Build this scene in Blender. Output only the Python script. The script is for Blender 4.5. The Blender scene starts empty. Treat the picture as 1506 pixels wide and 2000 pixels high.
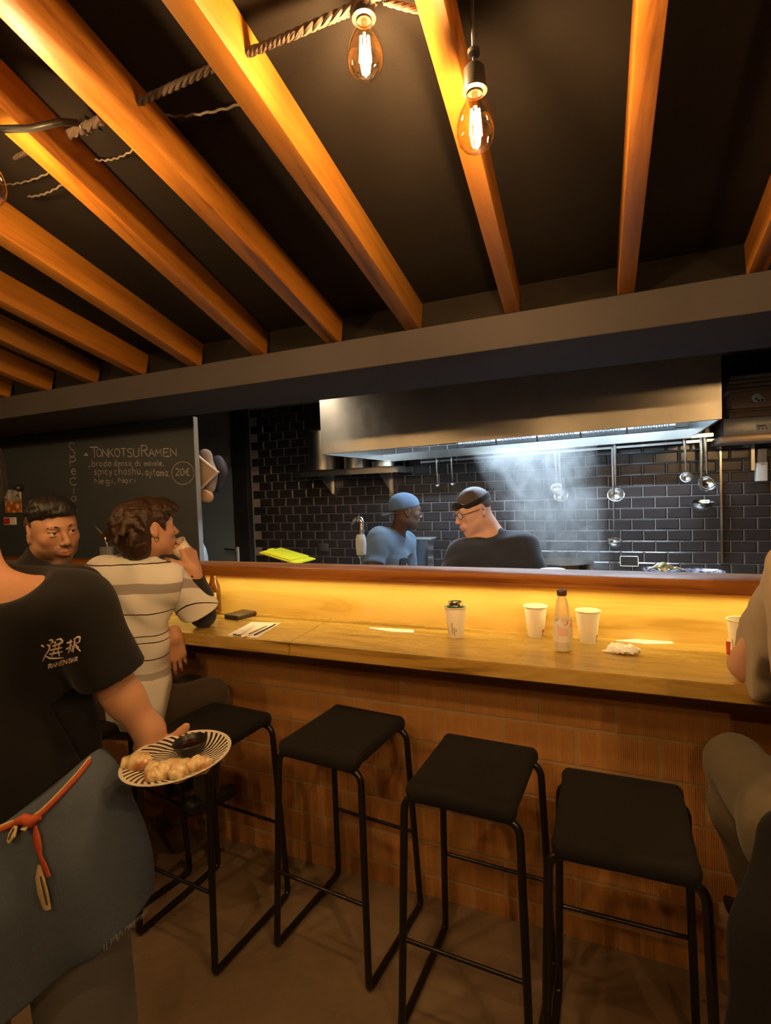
import bpy, bmesh, math, random
import numpy as np
from mathutils import Vector, Matrix, Euler
random.seed(7)
R = math.radians
SC = bpy.context.scene
COL = SC.collection
V = Vector

# ---------------------------------------------------------------- camera
CAM_F, CAM_YAW, CAM_PIT, CAM_ROL, CAM_H = 1043.0, -0.4136, -0.03675, -0.0357, 1.60
cy, sy, cp, sp = math.cos(CAM_YAW), math.sin(CAM_YAW), math.cos(CAM_PIT), math.sin(CAM_PIT)
c_f = V((sy*cp, cy*cp, sp)); c_r0 = V((cy, -sy, 0)); c_u0 = c_r0.cross(c_f)
c_r = c_r0*math.cos(CAM_ROL) + c_u0*math.sin(CAM_ROL)
c_u = -c_r0*math.sin(CAM_ROL) + c_u0*math.cos(CAM_ROL)
C0 = V((0, 0, CAM_H))
cam = bpy.data.cameras.new('camera'); cam_o = bpy.data.objects.new('camera', cam); COL.objects.link(cam_o)
cam.sensor_fit = 'HORIZONTAL'; cam.sensor_width = 36; cam.lens = CAM_F/1506*36; cam.clip_start = 0.02
m = Matrix((c_r, c_u, -c_f)).transposed().to_4x4(); m.translation = C0; cam_o.matrix_world = m
SC.camera = cam_o

def ray(px, py): return c_f + c_r*((px-753)/CAM_F) - c_u*((py-1000)/CAM_F)
def aty(px, py, y): d = ray(px, py); return C0 + d*(y/d.y)        # where a sight line meets the plane y
def atz(px, py, z): d = ray(px, py); return C0 + d*((z-CAM_H)/d.z)
def atd(px, py, dep): return C0 + ray(px, py)*dep

# ---------------------------------------------------------------- world, exposure
w = bpy.data.worlds.new('world'); SC.world = w; w.use_nodes = True
w.node_tree.nodes['Background'].inputs[0].default_value = (1.0, 0.62, 0.36, 1)
w.node_tree.nodes['Background'].inputs[1].default_value = 0.012
SC.view_settings.view_transform = 'Standard'; SC.view_settings.look = 'None'
SC.view_settings.gamma = 1; SC.view_settings.use_curve_mapping = False
SC.view_settings.exposure = 0.0
WARM = (1.0, 0.64, 0.31); FIL = 4000.0      # bulb filament colour and strength
LED = (1.0, 0.85, 0.33); LED_S = 43.0       # strip under the ledge
COOL = (0.62, 0.82, 1.0); TUBE_S = 370.0     # tubes inside the hood
HALL = (1.0, 0.60, 0.30)

def area(name, loc, target, size, energy, col):
    l = bpy.data.lights.new(name, 'AREA'); l.shape = 'RECTANGLE'; l.size, l.size_y = size; l.energy = energy; l.color = col
    o = bpy.data.objects.new(name, l); COL.objects.link(o); o.location = loc
    o.rotation_euler = (V(target)-V(loc)).to_track_quat('-Z', 'Y').to_euler(); return o

# ---------------------------------------------------------------- materials
def lin(c):
    if isinstance(c, str): c = [int(c[i:i+2], 16)/255 for i in (0, 2, 4)]
    return tuple((x/12.92 if x <= 0.04045 else ((x+0.055)/1.055)**2.4) for x in c)
class NT:
    def __init__(s, name):
        s.m = bpy.data.materials.new(name); s.m.use_nodes = True; s.t = s.m.node_tree
        s.b = s.t.nodes['Principled BSDF']; s.out = s.t.nodes['Material Output']
    def n(s, typ, **kw):
        nd = s.t.nodes.new('ShaderNode'+typ)
        for k, v in kw.items():
            if k in nd.inputs and not hasattr(nd, k): nd.inputs[k].default_value = v
            else: setattr(nd, k, v)
        return nd
    def l(s, a, b): s.t.links.new(a, b)
    def coord(s, kind='Object', scale=(1, 1, 1), rot=(0, 0, 0), loc=(0, 0, 0)):
        tc = s.n('TexCoord'); mp = s.n('Mapping'); s.l(tc.outputs[kind], mp.inputs[0])
        mp.inputs['Scale'].default_value = scale; mp.inputs['Rotation'].default_value = rot; mp.inputs['Location'].default_value = loc
        return mp.outputs[0]
    def noise(s, vec, scale, detail=4, rough=.55, dist=0):
        nd = s.n('TexNoise'); s.l(vec, nd.inputs['Vector']); nd.inputs['Scale'].default_value = scale
        nd.inputs['Detail'].default_value = detail; nd.inputs['Roughness'].default_value = rough; nd.inputs['Distortion'].default_value = dist
        return nd.outputs[0]
    def ramp(s, fac, stops):
        nd = s.n('ValToRGB'); s.l(fac, nd.inputs[0]); e = nd.color_ramp.elements
        while len(e) < len(stops): e.new(.5)
        for k, (p, c) in enumerate(stops):
            e[k].position = p; e[k].color = (*(lin(c) if isinstance(c, str) else c), 1) if not isinstance(c, (int, float)) else (c, c, c, 1)
        return nd.outputs[0]
    def mix(s, fac, a, b, typ='MIX'):
        nd = s.n('MixRGB'); nd.blend_type = typ
        for k, v in ((0, fac), (1, a), (2, b)):
            if isinstance(v, bpy.types.NodeSocket): s.l(v, nd.inputs[k])
            elif isinstance(v, (int, float)): nd.inputs[k].default_value = v if k == 0 else (v, v, v, 1)
            else: nd.inputs[k].default_value = (*(lin(v) if isinstance(v, str) else v), 1)
        return nd.outputs[0]
    def math(s, op, a, b=0.0, c=0.0, clamp=False):
        nd = s.n('Math'); nd.operation = op; nd.use_clamp = clamp
        for k, v in enumerate((a, b, c)):
            if isinstance(v, bpy.types.NodeSocket): s.l(v, nd.inputs[k])
            else: nd.inputs[k].default_value = v
        return nd.outputs[0]
    def bump(s, h, strength=.3, dist=.01):
        nd = s.n('Bump'); nd.inputs['Strength'].default_value = strength; nd.inputs['Distance'].default_value = dist
        s.l(h, nd.inputs['Height']); s.l(nd.outputs[0], s.b.inputs['Normal']); return nd
    def set(s, **kw):
        for k, v in kw.items():
            k = k.replace('_', ' ')
            if isinstance(v, bpy.types.NodeSocket): s.l(v, s.b.inputs[k])
            elif isinstance(v, (int, float)): s.b.inputs[k].default_value = v
            elif k == 'Subsurface Radius': s.b.inputs[k].default_value = v
            else: s.b.inputs[k].default_value = (*(lin(v) if isinstance(v, str) else v), 1)
        return s.m

def plain(name, c, rough=.5, metal=0, var=.12, scale=30, bump=0, bscale=200, **kw):
    t = NT(name); co = t.coord(); f = t.noise(co, scale)
    c = lin(c) if isinstance(c, str) else c
    t.set(Base_Color=t.mix(f, tuple(x*(1-var) for x in c), tuple(min(1, x*(1+var)) for x in c)), Roughness=rough, Metallic=metal, **kw)
    if bump: t.bump(t.noise(co, bscale), bump, .002)
    return t.m
def wood(name, cs, axis='x', rough=.4, sc=1.0, seed=0, spec=.5):
    t = NT(name); st = {'x': (.09, 1, 1), 'y': (1, .09, 1), 'z': (1, 1, .09)}[axis]
    co = t.coord(scale=tuple(v*sc for v in st), loc=(seed*3.1, seed*1.7, seed))
    n1 = t.noise(co, 9, 5, .6, 1.6); n2 = t.noise(co, 46, 3, .6, .5); n3 = t.noise(co, 2.4, 2, .5, .8)
    base = t.ramp(n1, [(.34, cs[0]), (.44, cs[1]), (.56, cs[2]), (.66, cs[1]), (.76, cs[0])])
    base = t.mix(t.math('MULTIPLY', n2, .35), base, cs[0])
    base = t.mix(t.ramp(n3, [(.35, 0.0), (.75, .45)]), base, cs[0])
    t.set(Base_Color=base, Roughness=t.ramp(n2, [(.3, rough-.06), (.7, rough+.1)]), Specular_IOR_Level=spec)
    t.bump(n2, .12, .003); return t.m
def emit(name, c, s):
    t = NT(name); t.set(Base_Color=(0, 0, 0), Emission_Color=c, Emission_Strength=s); return t.m
def clear(name, tint=(1, 1, 1), rough=.03, gloss=.35, alpha_mix=0.0, body=None):
    # thin clear wall: sees through, with a glancing shine
    t = NT(name); tr = t.n('BsdfTransparent'); tr.inputs[0].default_value = (*tint, 1)
    gl = t.n('BsdfGlossy'); gl.inputs['Roughness'].default_value = rough
    lw = t.n('LayerWeight'); lw.inputs[0].default_value = .35
    f = t.math('MULTIPLY', lw.outputs['Facing'], gloss)
    f = t.math('ADD', f, .04)
    mx = t.n('MixShader'); t.l(f, mx.inputs[0]); t.l(tr.outputs[0], mx.inputs[1]); t.l(gl.outputs[0], mx.inputs[2])
    res = mx
    if body:
        df = t.n('BsdfDiffuse'); df.inputs[0].default_value = (*lin(body), 1); m2 = t.n('MixShader'); m2.inputs[0].default_value = alpha_mix
        t.l(mx.outputs[0], m2.inputs[1]); t.l(df.outputs[0], m2.inputs[2]); res = m2
    t.l(res.outputs[0], t.out.inputs['Surface']); return t.m

def fabric(name, c, var=.15, rough=.9, weave=900, bump=.25, sheen=.15):
    t = NT(name); co = t.coord(); c = lin(c) if isinstance(c, str) else c
    f = t.noise(co, 14, 5); g = t.noise(co, weave, 2)
    col = t.mix(f, tuple(x*(1-var) for x in c), tuple(min(1, x*(1+var)) for x in c))
    col = t.mix(t.math('MULTIPLY', g, .35), col, tuple(x*.55 for x in c))
    t.set(Base_Color=col, Roughness=rough, Sheen_Weight=sheen, Specular_IOR_Level=.25); t.bump(g, bump, .0015); return t.m

M = {}
BEAM = ['64360C', 'A3661C', 'B67826']
M['beam'] = [wood('beam_wood_%d' % i, BEAM, 'y', .45, 1.0, i*2.3) for i in range(4)]
M['beam_dark'] = wood('beam_wood_streaked', ['341A06', '98601A', 'AC7224'], 'y', .45, .8, 5)
M['counter'] = wood('counter_wood', ['6A4E1C', 'AE8840', 'C6A45A'], 'x', .22, 1.0, 3)
M['panel'] = wood('panel_wood', ['BE9440', 'DDB862', 'E8C87C'], 'x', .5, .9, 8)
M['ledge'] = wood('ledge_wood', ['6E3A10', '9A5E22', 'A66A2A'], 'x', .38, 1.0, 1)
M['black'] = plain('black_paint', (.016, .013, .012), .75, var=.3, scale=4, bump=.15, bscale=60)
M['ceiling'] = plain('ceiling_paint', (.0105, .0075, .0055), .9, var=.25, scale=3, bump=.2, bscale=90, Specular_IOR_Level=.15)
M['header'] = plain('header_paint', (.043, .037, .038), .8, var=.15, scale=3, bump=.1, bscale=80, Specular_IOR_Level=.15)
M['steel'] = plain('steel', (.55, .54, .52), .28, 1, .08, 12)
M['steel_bright'] = plain('bright_steel', (.72, .73, .74), .18, 1, .05, 12)
M['chrome'] = plain('chrome', (.8, .8, .8), .1, 1, .03)
M['black_metal'] = plain('black_metal', (.008, .007, .007), .3, .0, .1, Specular_IOR_Level=.6)
M['white_plastic'] = plain('white_plastic', (.75, .74, .7), .35)
M['paper'] = plain('white_paper', (.85, .82, .76), .8, var=.04)
M['kraft'] = plain('cardboard', (.36, .20, .10), .8, var=.15, bump=.1)
M['cup'] = plain('cup_paper', (.78, .70, .56), .6, var=.04)
M['dark'] = plain('dark_plastic', (.02, .019, .018), .4)
M['red'] = plain('red_print', (.6, .05, .03), .6)
M['grey'] = plain('grey_print', (.25, .25, .25), .6)
M['yellow'] = plain('yellow_plastic', (.62, .60, .02), .4)
M['black_fabric'] = fabric('black_fabric', (.010, .009, .008), rough=.95, sheen=.05)

def brushed():
    t = NT('hood_steel'); co = t.coord(scale=(.02, 1, 1)); c2 = t.coord()
    a = t.noise(co, 160, 4); b = t.noise(c2, 2.2, 4, .6, 1.5); c3 = t.noise(c2, 7, 5, .7, 2.0)
    t.set(Base_Color=t.mix(b, (.34, .31, .27), (.50, .47, .42)), Metallic=1.0,
          Roughness=t.math('ADD', t.math('MULTIPLY', c3, .25), .24), Anisotropic=.7, Anisotropic_Rotation=.25)
    tg = t.n('Tangent'); tg.direction_type = 'RADIAL'; tg.axis = 'Z'; t.l(tg.outputs[0], t.b.inputs['Tangent'])
    t.bump(t.math('ADD', t.math('MULTIPLY', a, .3), b), .05, .01); return t.m
M['hood'] = brushed()

def floor_mat():
    t = NT('floor_concrete'); co = t.coord(); a = t.noise(co, 1.6, 6, .6, .6); b = t.noise(co, 40, 5, .7); c = t.noise(co, 220, 3)
    col = t.ramp(a, [(.3, (.15, .105, .060)), (.52, (.235, .165, .10)), (.7, (.30, .215, .135))])
    col = t.mix(t.math('MULTIPLY', b, .5), col, (.13, .09, .055))
    t.set(Base_Color=col, Roughness=t.ramp(b, [(.3, .38), (.7, .62)]), Specular_IOR_Level=.4); t.bump(c, .25, .003); return t.m
M['floor'] = floor_mat()

def brick_mat():
    t = NT('ribbed_brick'); tc = t.n('TexCoord'); sp_ = t.n('SeparateXYZ'); t.l(tc.outputs['Object'], sp_.inputs[0])
    cb = t.n('CombineXYZ'); t.l(sp_.outputs['X'], cb.inputs[0]); t.l(sp_.outputs['Z'], cb.inputs[1])
    mp = t.n('Mapping'); t.l(cb.outputs[0], mp.inputs[0]); mp.inputs['Location'].default_value = (.284+.13, -.084+.135, 0)
    br = t.n('TexBrick'); t.l(mp.outputs[0], br.inputs['Vector']); br.offset = .5; br.squash = 1
    for k, v in (('Scale', 1), ('Mortar Size', .006), ('Mortar Smooth', .3), ('Bias', 0), ('Brick Width', .26), ('Row Height', .1345)): br.inputs[k].default_value = v
    br.inputs['Color1'].default_value = (*lin('B0763C'), 1); br.inputs['Color2'].default_value = (*lin('C98E50'), 1); br.inputs['Mortar'].default_value = (*lin('A98F6C'), 1)
    co = t.coord(); n = t.noise(co, 8, 5, .65); n2 = t.noise(co, 60, 4, .7)
    col = t.mix(t.ramp(n, [(.4, 0.0), (.75, .35)]), br.outputs[0], '8A5824')
    col = t.mix(t.math('MULTIPLY', n2, .22), col, 'D8A56A')
    # ribs, 6 mm pitch, in groups, none in the joints
    rib = t.math('SINE', t.math('MULTIPLY', sp_.outputs['X'], 2*math.pi/.0062))
    grp = t.math('GREATER_THAN', t.math('SINE', t.math('MULTIPLY', sp_.outputs['X'], 2*math.pi/.065)), -.8)
    h = t.math('MULTIPLY', t.math('MULTIPLY', rib, grp), t.math('SUBTRACT', 1.0, br.outputs['Fac']))
    h = t.math('ADD', t.math('MULTIPLY', h, .28), t.math('MULTIPLY', br.outputs['Fac'], -.7))
    h = t.math('ADD', h, t.math('MULTIPLY', n2, .6))
    t.set(Base_Color=col, Roughness=.8, Specular_IOR_Level=.25); t.bump(h, .65, .004); return t.m
M['brick'] = brick_mat()
def tile_mat():
    t = NT('glazed_black_tile'); co = t.coord(); n = t.noise(co, 3, 4); n2 = t.noise(co, 26, 4, .6)
    t.set(Base_Color=t.mix(n, (.022, .019, .020), (.044, .038, .038)), Roughness=t.ramp(n2, [(.25, .15), (.8, .25)]), Specular_IOR_Level=.55)
    t.bump(n2, .06, .004); return t.m
M['tile'] = tile_mat()
M['grout'] = plain('grout', (.30, .25, .22), .8, var=.3, scale=12)
def board_mat():
    t = NT('blackboard'); co = t.coord(); a = t.noise(co, 2.5, 6, .65, 1.0)
    t.set(Base_Color=t.mix(a, (.022, .028, .035), (.044, .053, .064)), Roughness=.7); return t.m
M['board'] = board_mat()
def chalk():
    t = NT('chalk'); a = t.noise(t.coord(), 160, 4, .8)
    t.set(Base_Color=t.ramp(a, [(.3, (.12, .11, .11)), (.6, (.42, .38, .38))]), Roughness=1.0); return t.m
M['chalk'] = chalk()

# ---------------------------------------------------------------- mesh helpers
class MB:
    def __init__(s): s.bm = bmesh.new(); s.mats = []; s.cur = 0
    def use(s, m):
        if m not in s.mats: s.mats.append(m)
        s.cur = s.mats.index(m); return s
    def _new(s, f):
        for q in f: q.material_index = s.cur
    def box(s, lo, hi, bev=0, M4=None, seg=2):
        lo, hi = V(lo), V(hi); c = (lo+hi)/2; d = hi-lo
        g = bmesh.ops.create_cube(s.bm, size=1, matrix=Matrix.Translation(c) @ Matrix.Diagonal((*d, 1)))
        vs = g['verts']; fs = list({f for v in vs for f in v.link_faces})
        if bev:
            es = list({e for v in vs for e in v.link_edges})
            r = bmesh.ops.bevel(s.bm, geom=es, offset=bev, segments=seg, affect='EDGES', profile=.5)
            fs = list({f for f in r['faces']} | {f for f in fs if f.is_valid}); fs = list({f for f in fs if f.is_valid})
            vs = list({v for f in fs for v in f.verts}); fs = list({f for v in vs for f in v.link_faces})
        if M4 is not None: bmesh.ops.transform(s.bm, matrix=M4, verts=vs)
        s._new(fs); return s
    def quad(s, pts):
        s._new([s.bm.faces.new([s.bm.verts.new(p) for p in pts])]); return s
    def tube(s, pts, r, n=12, caps=True, closed=False, flat=1.0):
        pts = [V(p) for p in pts]; k = len(pts); rs = [r]*k if isinstance(r, (int, float)) else list(r)
        rings = []; up = None
        for i, p in enumerate(pts):
            if closed: t = (pts[(i+1) % k]-pts[i-1])
            else: t = (pts[min(i+1, k-1)]-pts[max(i-1, 0)])
            t = t.normalized() if t.length > 1e-9 else V((0, 0, 1))
            if up is None:
                up = V((0, 0, 1)) if abs(t.z) < .9 else V((0, 1, 0))
            a = (up - t*up.dot(t)).normalized(); b = t.cross(a); up = a
            rings.append([s.bm.verts.new(p + (a*math.cos(2*math.pi*j/n)*flat + b*math.sin(2*math.pi*j/n))*rs[i]) for j in range(n)])
        fs = []
        for i in range(k if closed else k-1):
            A, B = rings[i], rings[(i+1) % k]
            for j in range(n): fs.append(s.bm.faces.new((A[j], A[(j+1) % n], B[(j+1) % n], B[j])))
        if caps and not closed:
            fs.append(s.bm.faces.new(rings[0][::-1])); fs.append(s.bm.faces.new(rings[-1]))
        s._new(fs); return s
    def lathe(s, prof, n=40, M4=None):
        M4 = M4 or Matrix(); rings = []
        for (r, z) in prof:
            if r < 1e-6: rings.append([s.bm.verts.new(M4 @ V((0, 0, z)))])
            else: rings.append([s.bm.verts.new(M4 @ V((r*math.cos(2*math.pi*j/n), r*math.sin(2*math.pi*j/n), z))) for j in range(n)])
        fs = []
        for A, B in zip(rings, rings[1:]):
            for j in range(n):
                q = [A[j % len(A)], A[(j+1) % n % len(A)], B[(j+1) % n % len(B)], B[j % len(B)]]
                u = []
                for v in q:
                    if v not in u: u.append(v)
                if len(u) > 2: fs.append(s.bm.faces.new(u))
        s._new(fs); return s
    def prism(s, poly, h, M4=None):
        M4 = M4 or Matrix(); a = [s.bm.verts.new(M4 @ V((x, y, 0))) for x, y in poly]; b = [s.bm.verts.new(M4 @ V((x, y, h))) for x, y in poly]
        n = len(poly); fs = [s.bm.faces.new(a[::-1]), s.bm.faces.new(b)]
        for i in range(n): fs.append(s.bm.faces.new((a[i], a[(i+1) % n], b[(i+1) % n], b[i])))
        s._new(fs); return s
    def obj(s, name, mats=None, parent=None, smooth=True, **tags):
        me = bpy.data.meshes.new(name); bmesh.ops.recalc_face_normals(s.bm, faces=s.bm.faces[:]); s.bm.to_mesh(me); s.bm.free()
        return link(name, me, mats if mats is not None else s.mats, parent, smooth, **tags)

def link(name, me, mats, parent=None, smooth=True, **tags):
    for x in (mats if isinstance(mats, (list, tuple)) else [mats]): me.materials.append(x)
    if smooth:
        me.shade_smooth()
        try: me.set_sharp_from_angle(angle=R(38))
        except Exception: pass
    o = bpy.data.objects.new(name, me); COL.objects.link(o)
    if parent is not None:
        o.parent = parent; o.matrix_parent_inverse = WM(parent).inverted()
    for k, v in tags.items(): o[k] = v
    return o
def WM(o):
    m_ = o.matrix_basis.copy()
    while o.parent is not None:
        m_ = o.parent.matrix_basis @ o.matrix_parent_inverse @ m_ if False else (o.parent.matrix_basis @ o.matrix_parent_inverse @ m_); o = o.parent
    return m_
def thing(name, label, cat, loc=(0, 0, 0), group=None):
    o = bpy.data.objects.new(name, None); o.empty_display_size = .05; COL.objects.link(o); o.location = loc
    o['label'] = label; o['category'] = cat
    if group: o['group'] = group
    return o
def tag(o, label, cat, group=None):
    o['label'] = label; o['category'] = cat
    if group: o['group'] = group
    return o
def copy_thing(root, loc=None, rotz=None, label=None):
    r = root.copy(); COL.objects.link(r)
    if loc is not None: r.location = loc
    if rotz is not None: r.rotation_euler = (0, 0, rotz)
    if label: r['label'] = label
    for ch in [o for o in bpy.data.objects if o.parent == root]:
        c = ch.copy(); COL.objects.link(c); c.parent = r; c.matrix_parent_inverse = ch.matrix_parent_inverse
        for g in [o for o in bpy.data.objects if o.parent == ch]:
            d = g.copy(); COL.objects.link(d); d.parent = c; d.matrix_parent_inverse = g.matrix_parent_inverse
    return r
def struct(o): o['kind'] = 'structure'; return o
def frame(pos, fwd, up=(0, 0, 1)):
    f = V(fwd).normalized(); r = f.cross(V(up)).normalized(); u = r.cross(f)
    m_ = Matrix((r, f, u)).transposed().to_4x4(); m_.translation = V(pos); return m_
def arc(pts, rad, n=6):
    # polyline with rounded corners
    pts = [V(p) for p in pts]; out = [pts[0]]
    for i in range(1, len(pts)-1):
        a, b, c = pts[i-1], pts[i], pts[i+1]; r_ = rad[i-1] if isinstance(rad, (list, tuple)) else rad
        d1, d2 = (a-b).normalized(), (c-b).normalized(); p, q = b+d1*r_, b+d2*r_
        for k in range(n+1):
            t = k/n; out.append(p*(1-t)**2 + b*2*t*(1-t) + q*t*t)
    out.append(pts[-1]); return out

# ---------------------------------------------------------------- smooth solids for bodies, cloth and food
class SD:
    def __init__(s): s.p = []
    def add(s, typ, args, k=.02, op='+', M4=None):
        Mi = None
        if M4 is not None: Mi = np.array(M4.inverted())
        s.p.append((typ, args, k, op, Mi)); return s
    def cap(s, a, b, ra, rb=None, k=.02, op='+', M4=None, flat=None): return s.add('c', (np.array(a, float), np.array(b, float), ra, ra if rb is None else rb, flat), k, op, M4)
    def ell(s, c, r, k=.02, op='+', M4=None): return s.add('e', (np.array(c, float), np.array(r, float)), k, op, M4)
    def half(s, c, n, k=.004, op='-', M4=None): return s.add('h', (np.array(c, float), np.array(V(n).normalized(), float)), k, op, M4)
    def box(s, c, r, rad=.005, k=.01, op='+', M4=None): return s.add('b', (np.array(c, float), np.array(r, float), rad), k, op, M4)
    def ext(s, other): s.p += other.p; return s
    def __call__(s, P, only=None, probe=False):
        d = np.full(len(P), 1e3); pr = []
        for typ, a, k, op, Mi in (s.p if only is None else [s.p[i] for i in only]):
            Q = P if Mi is None else P @ Mi[:3, :3].T + Mi[:3, 3]
            if typ == 'c':
                A, B, ra, rb, fl = a
                q = Q-A; ba = B-A
                if fl is not None:
                    n, f = np.array(fl[0], float), fl[1]; n = n/np.linalg.norm(n)
                    q = q + np.outer((q@n)*(1/f-1), n); ba = ba + (ba@n)*(1/f-1)*n
                t = np.clip(q@ba/max(ba@ba, 1e-12), 0, 1)
                e = np.linalg.norm(q-np.outer(t, ba), axis=1)-(ra+(rb-ra)*t)
                if fl is not None: e = e*min(1, f) if f < 1 else e
            elif typ == 'e':
                q = (Q-a[0])/a[1]; k0 = np.linalg.norm(q, axis=1); k1 = np.linalg.norm(q/a[1], axis=1)+1e-9
                e = k0*(k0-1)/k1
            elif typ == 'h':
                e = (Q-a[0])@a[1]; op = 'x'      # takes away the side the normal points to
            elif typ == 'b':
                q = np.abs(Q-a[0])-a[1]+a[2]; e = np.linalg.norm(np.maximum(q, 0), axis=1)+np.minimum(q.max(1), 0)-a[2]
            elif typ == 'f':
                if probe: pr.append(None)
                else: d = d + a(Q)
                continue
            if probe: pr.append((op, k, e.copy()))
            if op == '+':
                h = np.maximum(k-np.abs(d-e), 0)/k; d = np.minimum(d, e)-h*h*k*.25
            elif op == '-':
                e = -e; h = np.maximum(k-np.abs(d-e), 0)/k; d = np.maximum(d, e)+h*h*k*.25
            else:
                h = np.maximum(k-np.abs(d-e), 0)/k; d = np.maximum(d, e)+h*h*k*.25
        return (d, pr) if probe else d
    def bounds(s):
        lo, hi = np.full(3, 1e9), np.full(3, -1e9)
        for typ, a, k, op, Mi in s.p:
            if op != '+' or typ in 'hf': continue
            Mw = np.linalg.inv(Mi) if Mi is not None else np.eye(4)
            if typ == 'c': pts = [(a[0], a[2]*max(1, a[4][1] if a[4] else 1)), (a[1], a[3]*max(1, a[4][1] if a[4] else 1))]
            else: pts = [(a[0], float(np.max(a[1]))*(1.8 if typ == 'b' else 1))]
            for p, r in pts:
                c = Mw[:3, :3]@p+Mw[:3, 3]; lo = np.minimum(lo, c-r); hi = np.maximum(hi, c+r)
        return lo, hi
    def mesh(s, name, h, mats, parent=None, paint=None, clip=None, pad=.012, **tags):
        lo, hi = s.bounds()
        if clip is not None: lo = np.maximum(lo, clip[0]); hi = np.minimum(hi, clip[1])
        lo = lo-pad-2*h; hi = hi+pad+2*h
        n = np.ceil((hi-lo)/h).astype(int)+1; B = 12; n = ((n+B-1)//B)*B
        nb = n//B
        ci = np.stack(np.meshgrid(*[np.arange(k) for k in nb], indexing='ij'), -1).reshape(-1, 3)
        cc = lo+(ci*B+B/2-.5)*h; dc, pr = s(cc, None, True); sel = np.abs(dc) < h*B*.87*1.35+.02; act = ci[sel]; dca = dc[sel]; hd_ = h*B*.87*1.5+.004
        pa = [None if q is None else (q[0], q[1], q[2][sel]) for q in pr]
        G = np.full(n, 1.0, np.float32)
        for (bi, dd) in zip(ci, dc):
            G[bi[0]*B:bi[0]*B+B, bi[1]*B:bi[1]*B+B, bi[2]*B:bi[2]*B+B] = 1.0 if dd > 0 else -1.0
        loc = np.stack(np.meshgrid(*[np.arange(B)]*3, indexing='ij'), -1).reshape(-1, 3)
        dm = np.full(len(act), 1e3)
        for q in pa:
            if q is not None and q[0] == '+': dm = np.minimum(dm, q[2])
        for bi in range(len(act)):
            on = [i for i, q in enumerate(pa) if q is None or (q[2][bi] < max(dm[bi], 0)+2*hd_+q[1] if q[0] == '+' else (q[2][bi] < 2*hd_+q[1] if q[0] == '-' else q[2][bi] > -2*hd_-q[1]))]
            v = s(lo+(act[bi]*B+loc)*h, on).reshape(B, B, B); c = act[bi]*B
            G[c[0]:c[0]+B, c[1]:c[1]+B, c[2]:c[2]+B] = v
        S = G < 0
        cs = np.zeros(tuple(n-1), int)
        for dx in (0, 1):
            for dy in (0, 1):
                for dz in (0, 1): cs += S[dx:n[0]-1+dx, dy:n[1]-1+dy, dz:n[2]-1+dz]
        cell = np.argwhere((cs > 0) & (cs < 8)); idx = np.full(tuple(n-1), -1, np.int64); idx[tuple(cell.T)] = np.arange(len(cell))
        acc = np.zeros((len(cell), 3)); cnt = np.zeros(len(cell))
        for ax in range(3):
            o1, o2 = [a for a in range(3) if a != ax]
            for i in (0, 1):
                for j in (0, 1):
                    c0 = cell.copy(); c0[:, o1] += i; c0[:, o2] += j; c1 = c0.copy(); c1[:, ax] += 1
                    g0 = G[tuple(c0.T)]; g1 = G[tuple(c1.T)]; mk = (g0 < 0) != (g1 < 0)
                    t = np.where(mk, g0/(g0-g1+1e-12), 0); p = c0.astype(float); p[:, ax] += t
                    acc[mk] += p[mk]; cnt[mk] += 1
        vert = lo+acc/np.maximum(cnt, 1)[:, None]*h
        faces = []
        for ax in range(3):
            o1, o2 = [(1, 2), (2, 0), (0, 1)][ax]
            sl0 = [slice(None)]*3; sl1 = [slice(None)]*3; sl0[ax] = slice(0, n[ax]-1); sl1[ax] = slice(1, n[ax])
            e = np.argwhere(S[tuple(sl0)] != S[tuple(sl1)])
            e = e[(e[:, o1] > 0) & (e[:, o2] > 0) & (e[:, o1] < n[o1]-1) & (e[:, o2] < n[o2]-1)]
            q = []
            for (i, j) in ((-1, -1), (0, -1), (0, 0), (-1, 0)):
                c = e.copy(); c[:, o1] += i; c[:, o2] += j; q.append(idx[tuple(c.T)])
            q = np.stack(q, 1); inside = S[tuple(e.T)]; q[~inside] = q[~inside][:, ::-1]; faces.append(q)
        F = np.concatenate(faces); F = F[(F >= 0).all(1)]
        # one light relaxation pass keeps the surface even
        me = bpy.data.meshes.new(name); me.vertices.add(len(vert)); me.vertices.foreach_set('co', vert.ravel())
        me.loops.add(F.size); me.loops.foreach_set('vertex_index', F.ravel().astype(np.int32))
        me.polygons.add(len(F)); me.polygons.foreach_set('loop_start', np.arange(len(F), dtype=np.int32)*4)
        try: me.polygons.foreach_set('loop_total', np.full(len(F), 4, np.int32))
        except Exception: pass
        me.update(); me.validate()
        if paint is not None:
            ca = me.color_attributes.new('Col', 'FLOAT_COLOR', 'POINT'); c = np.ones((len(me.vertices), 4)); c[:, :3] = paint(vert[:len(me.vertices)])
            ca.data.foreach_set('color', c.ravel())
        for x in (mats if isinstance(mats, (list, tuple)) else [mats]): me.materials.append(x)
        me.shade_smooth()
        o = bpy.data.objects.new(name, me); COL.objects.link(o)
        if parent is not None: o.parent = parent; o.matrix_parent_inverse = WM(parent).inverted()
        for k, v in tags.items(): o[k] = v
        return o
def folds(amp, freq, seed=0, stretch=(1, 1, 1)):
    rs = np.random.RandomState(seed); D = rs.normal(size=(5, 3))*np.array(stretch); D /= np.linalg.norm(D, axis=1)[:, None]; ph = rs.uniform(0, 6.28, 5)
    def f(Q):
        w_ = sum(np.sin(Q@D[i]*freq*(.6+.2*i)+ph[i]+1.5*np.sin(Q@D[(i+1) % 5]*freq*.45+ph[(i+2) % 5])) for i in range(3))
        return amp*(w_/3)
    return f
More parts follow.
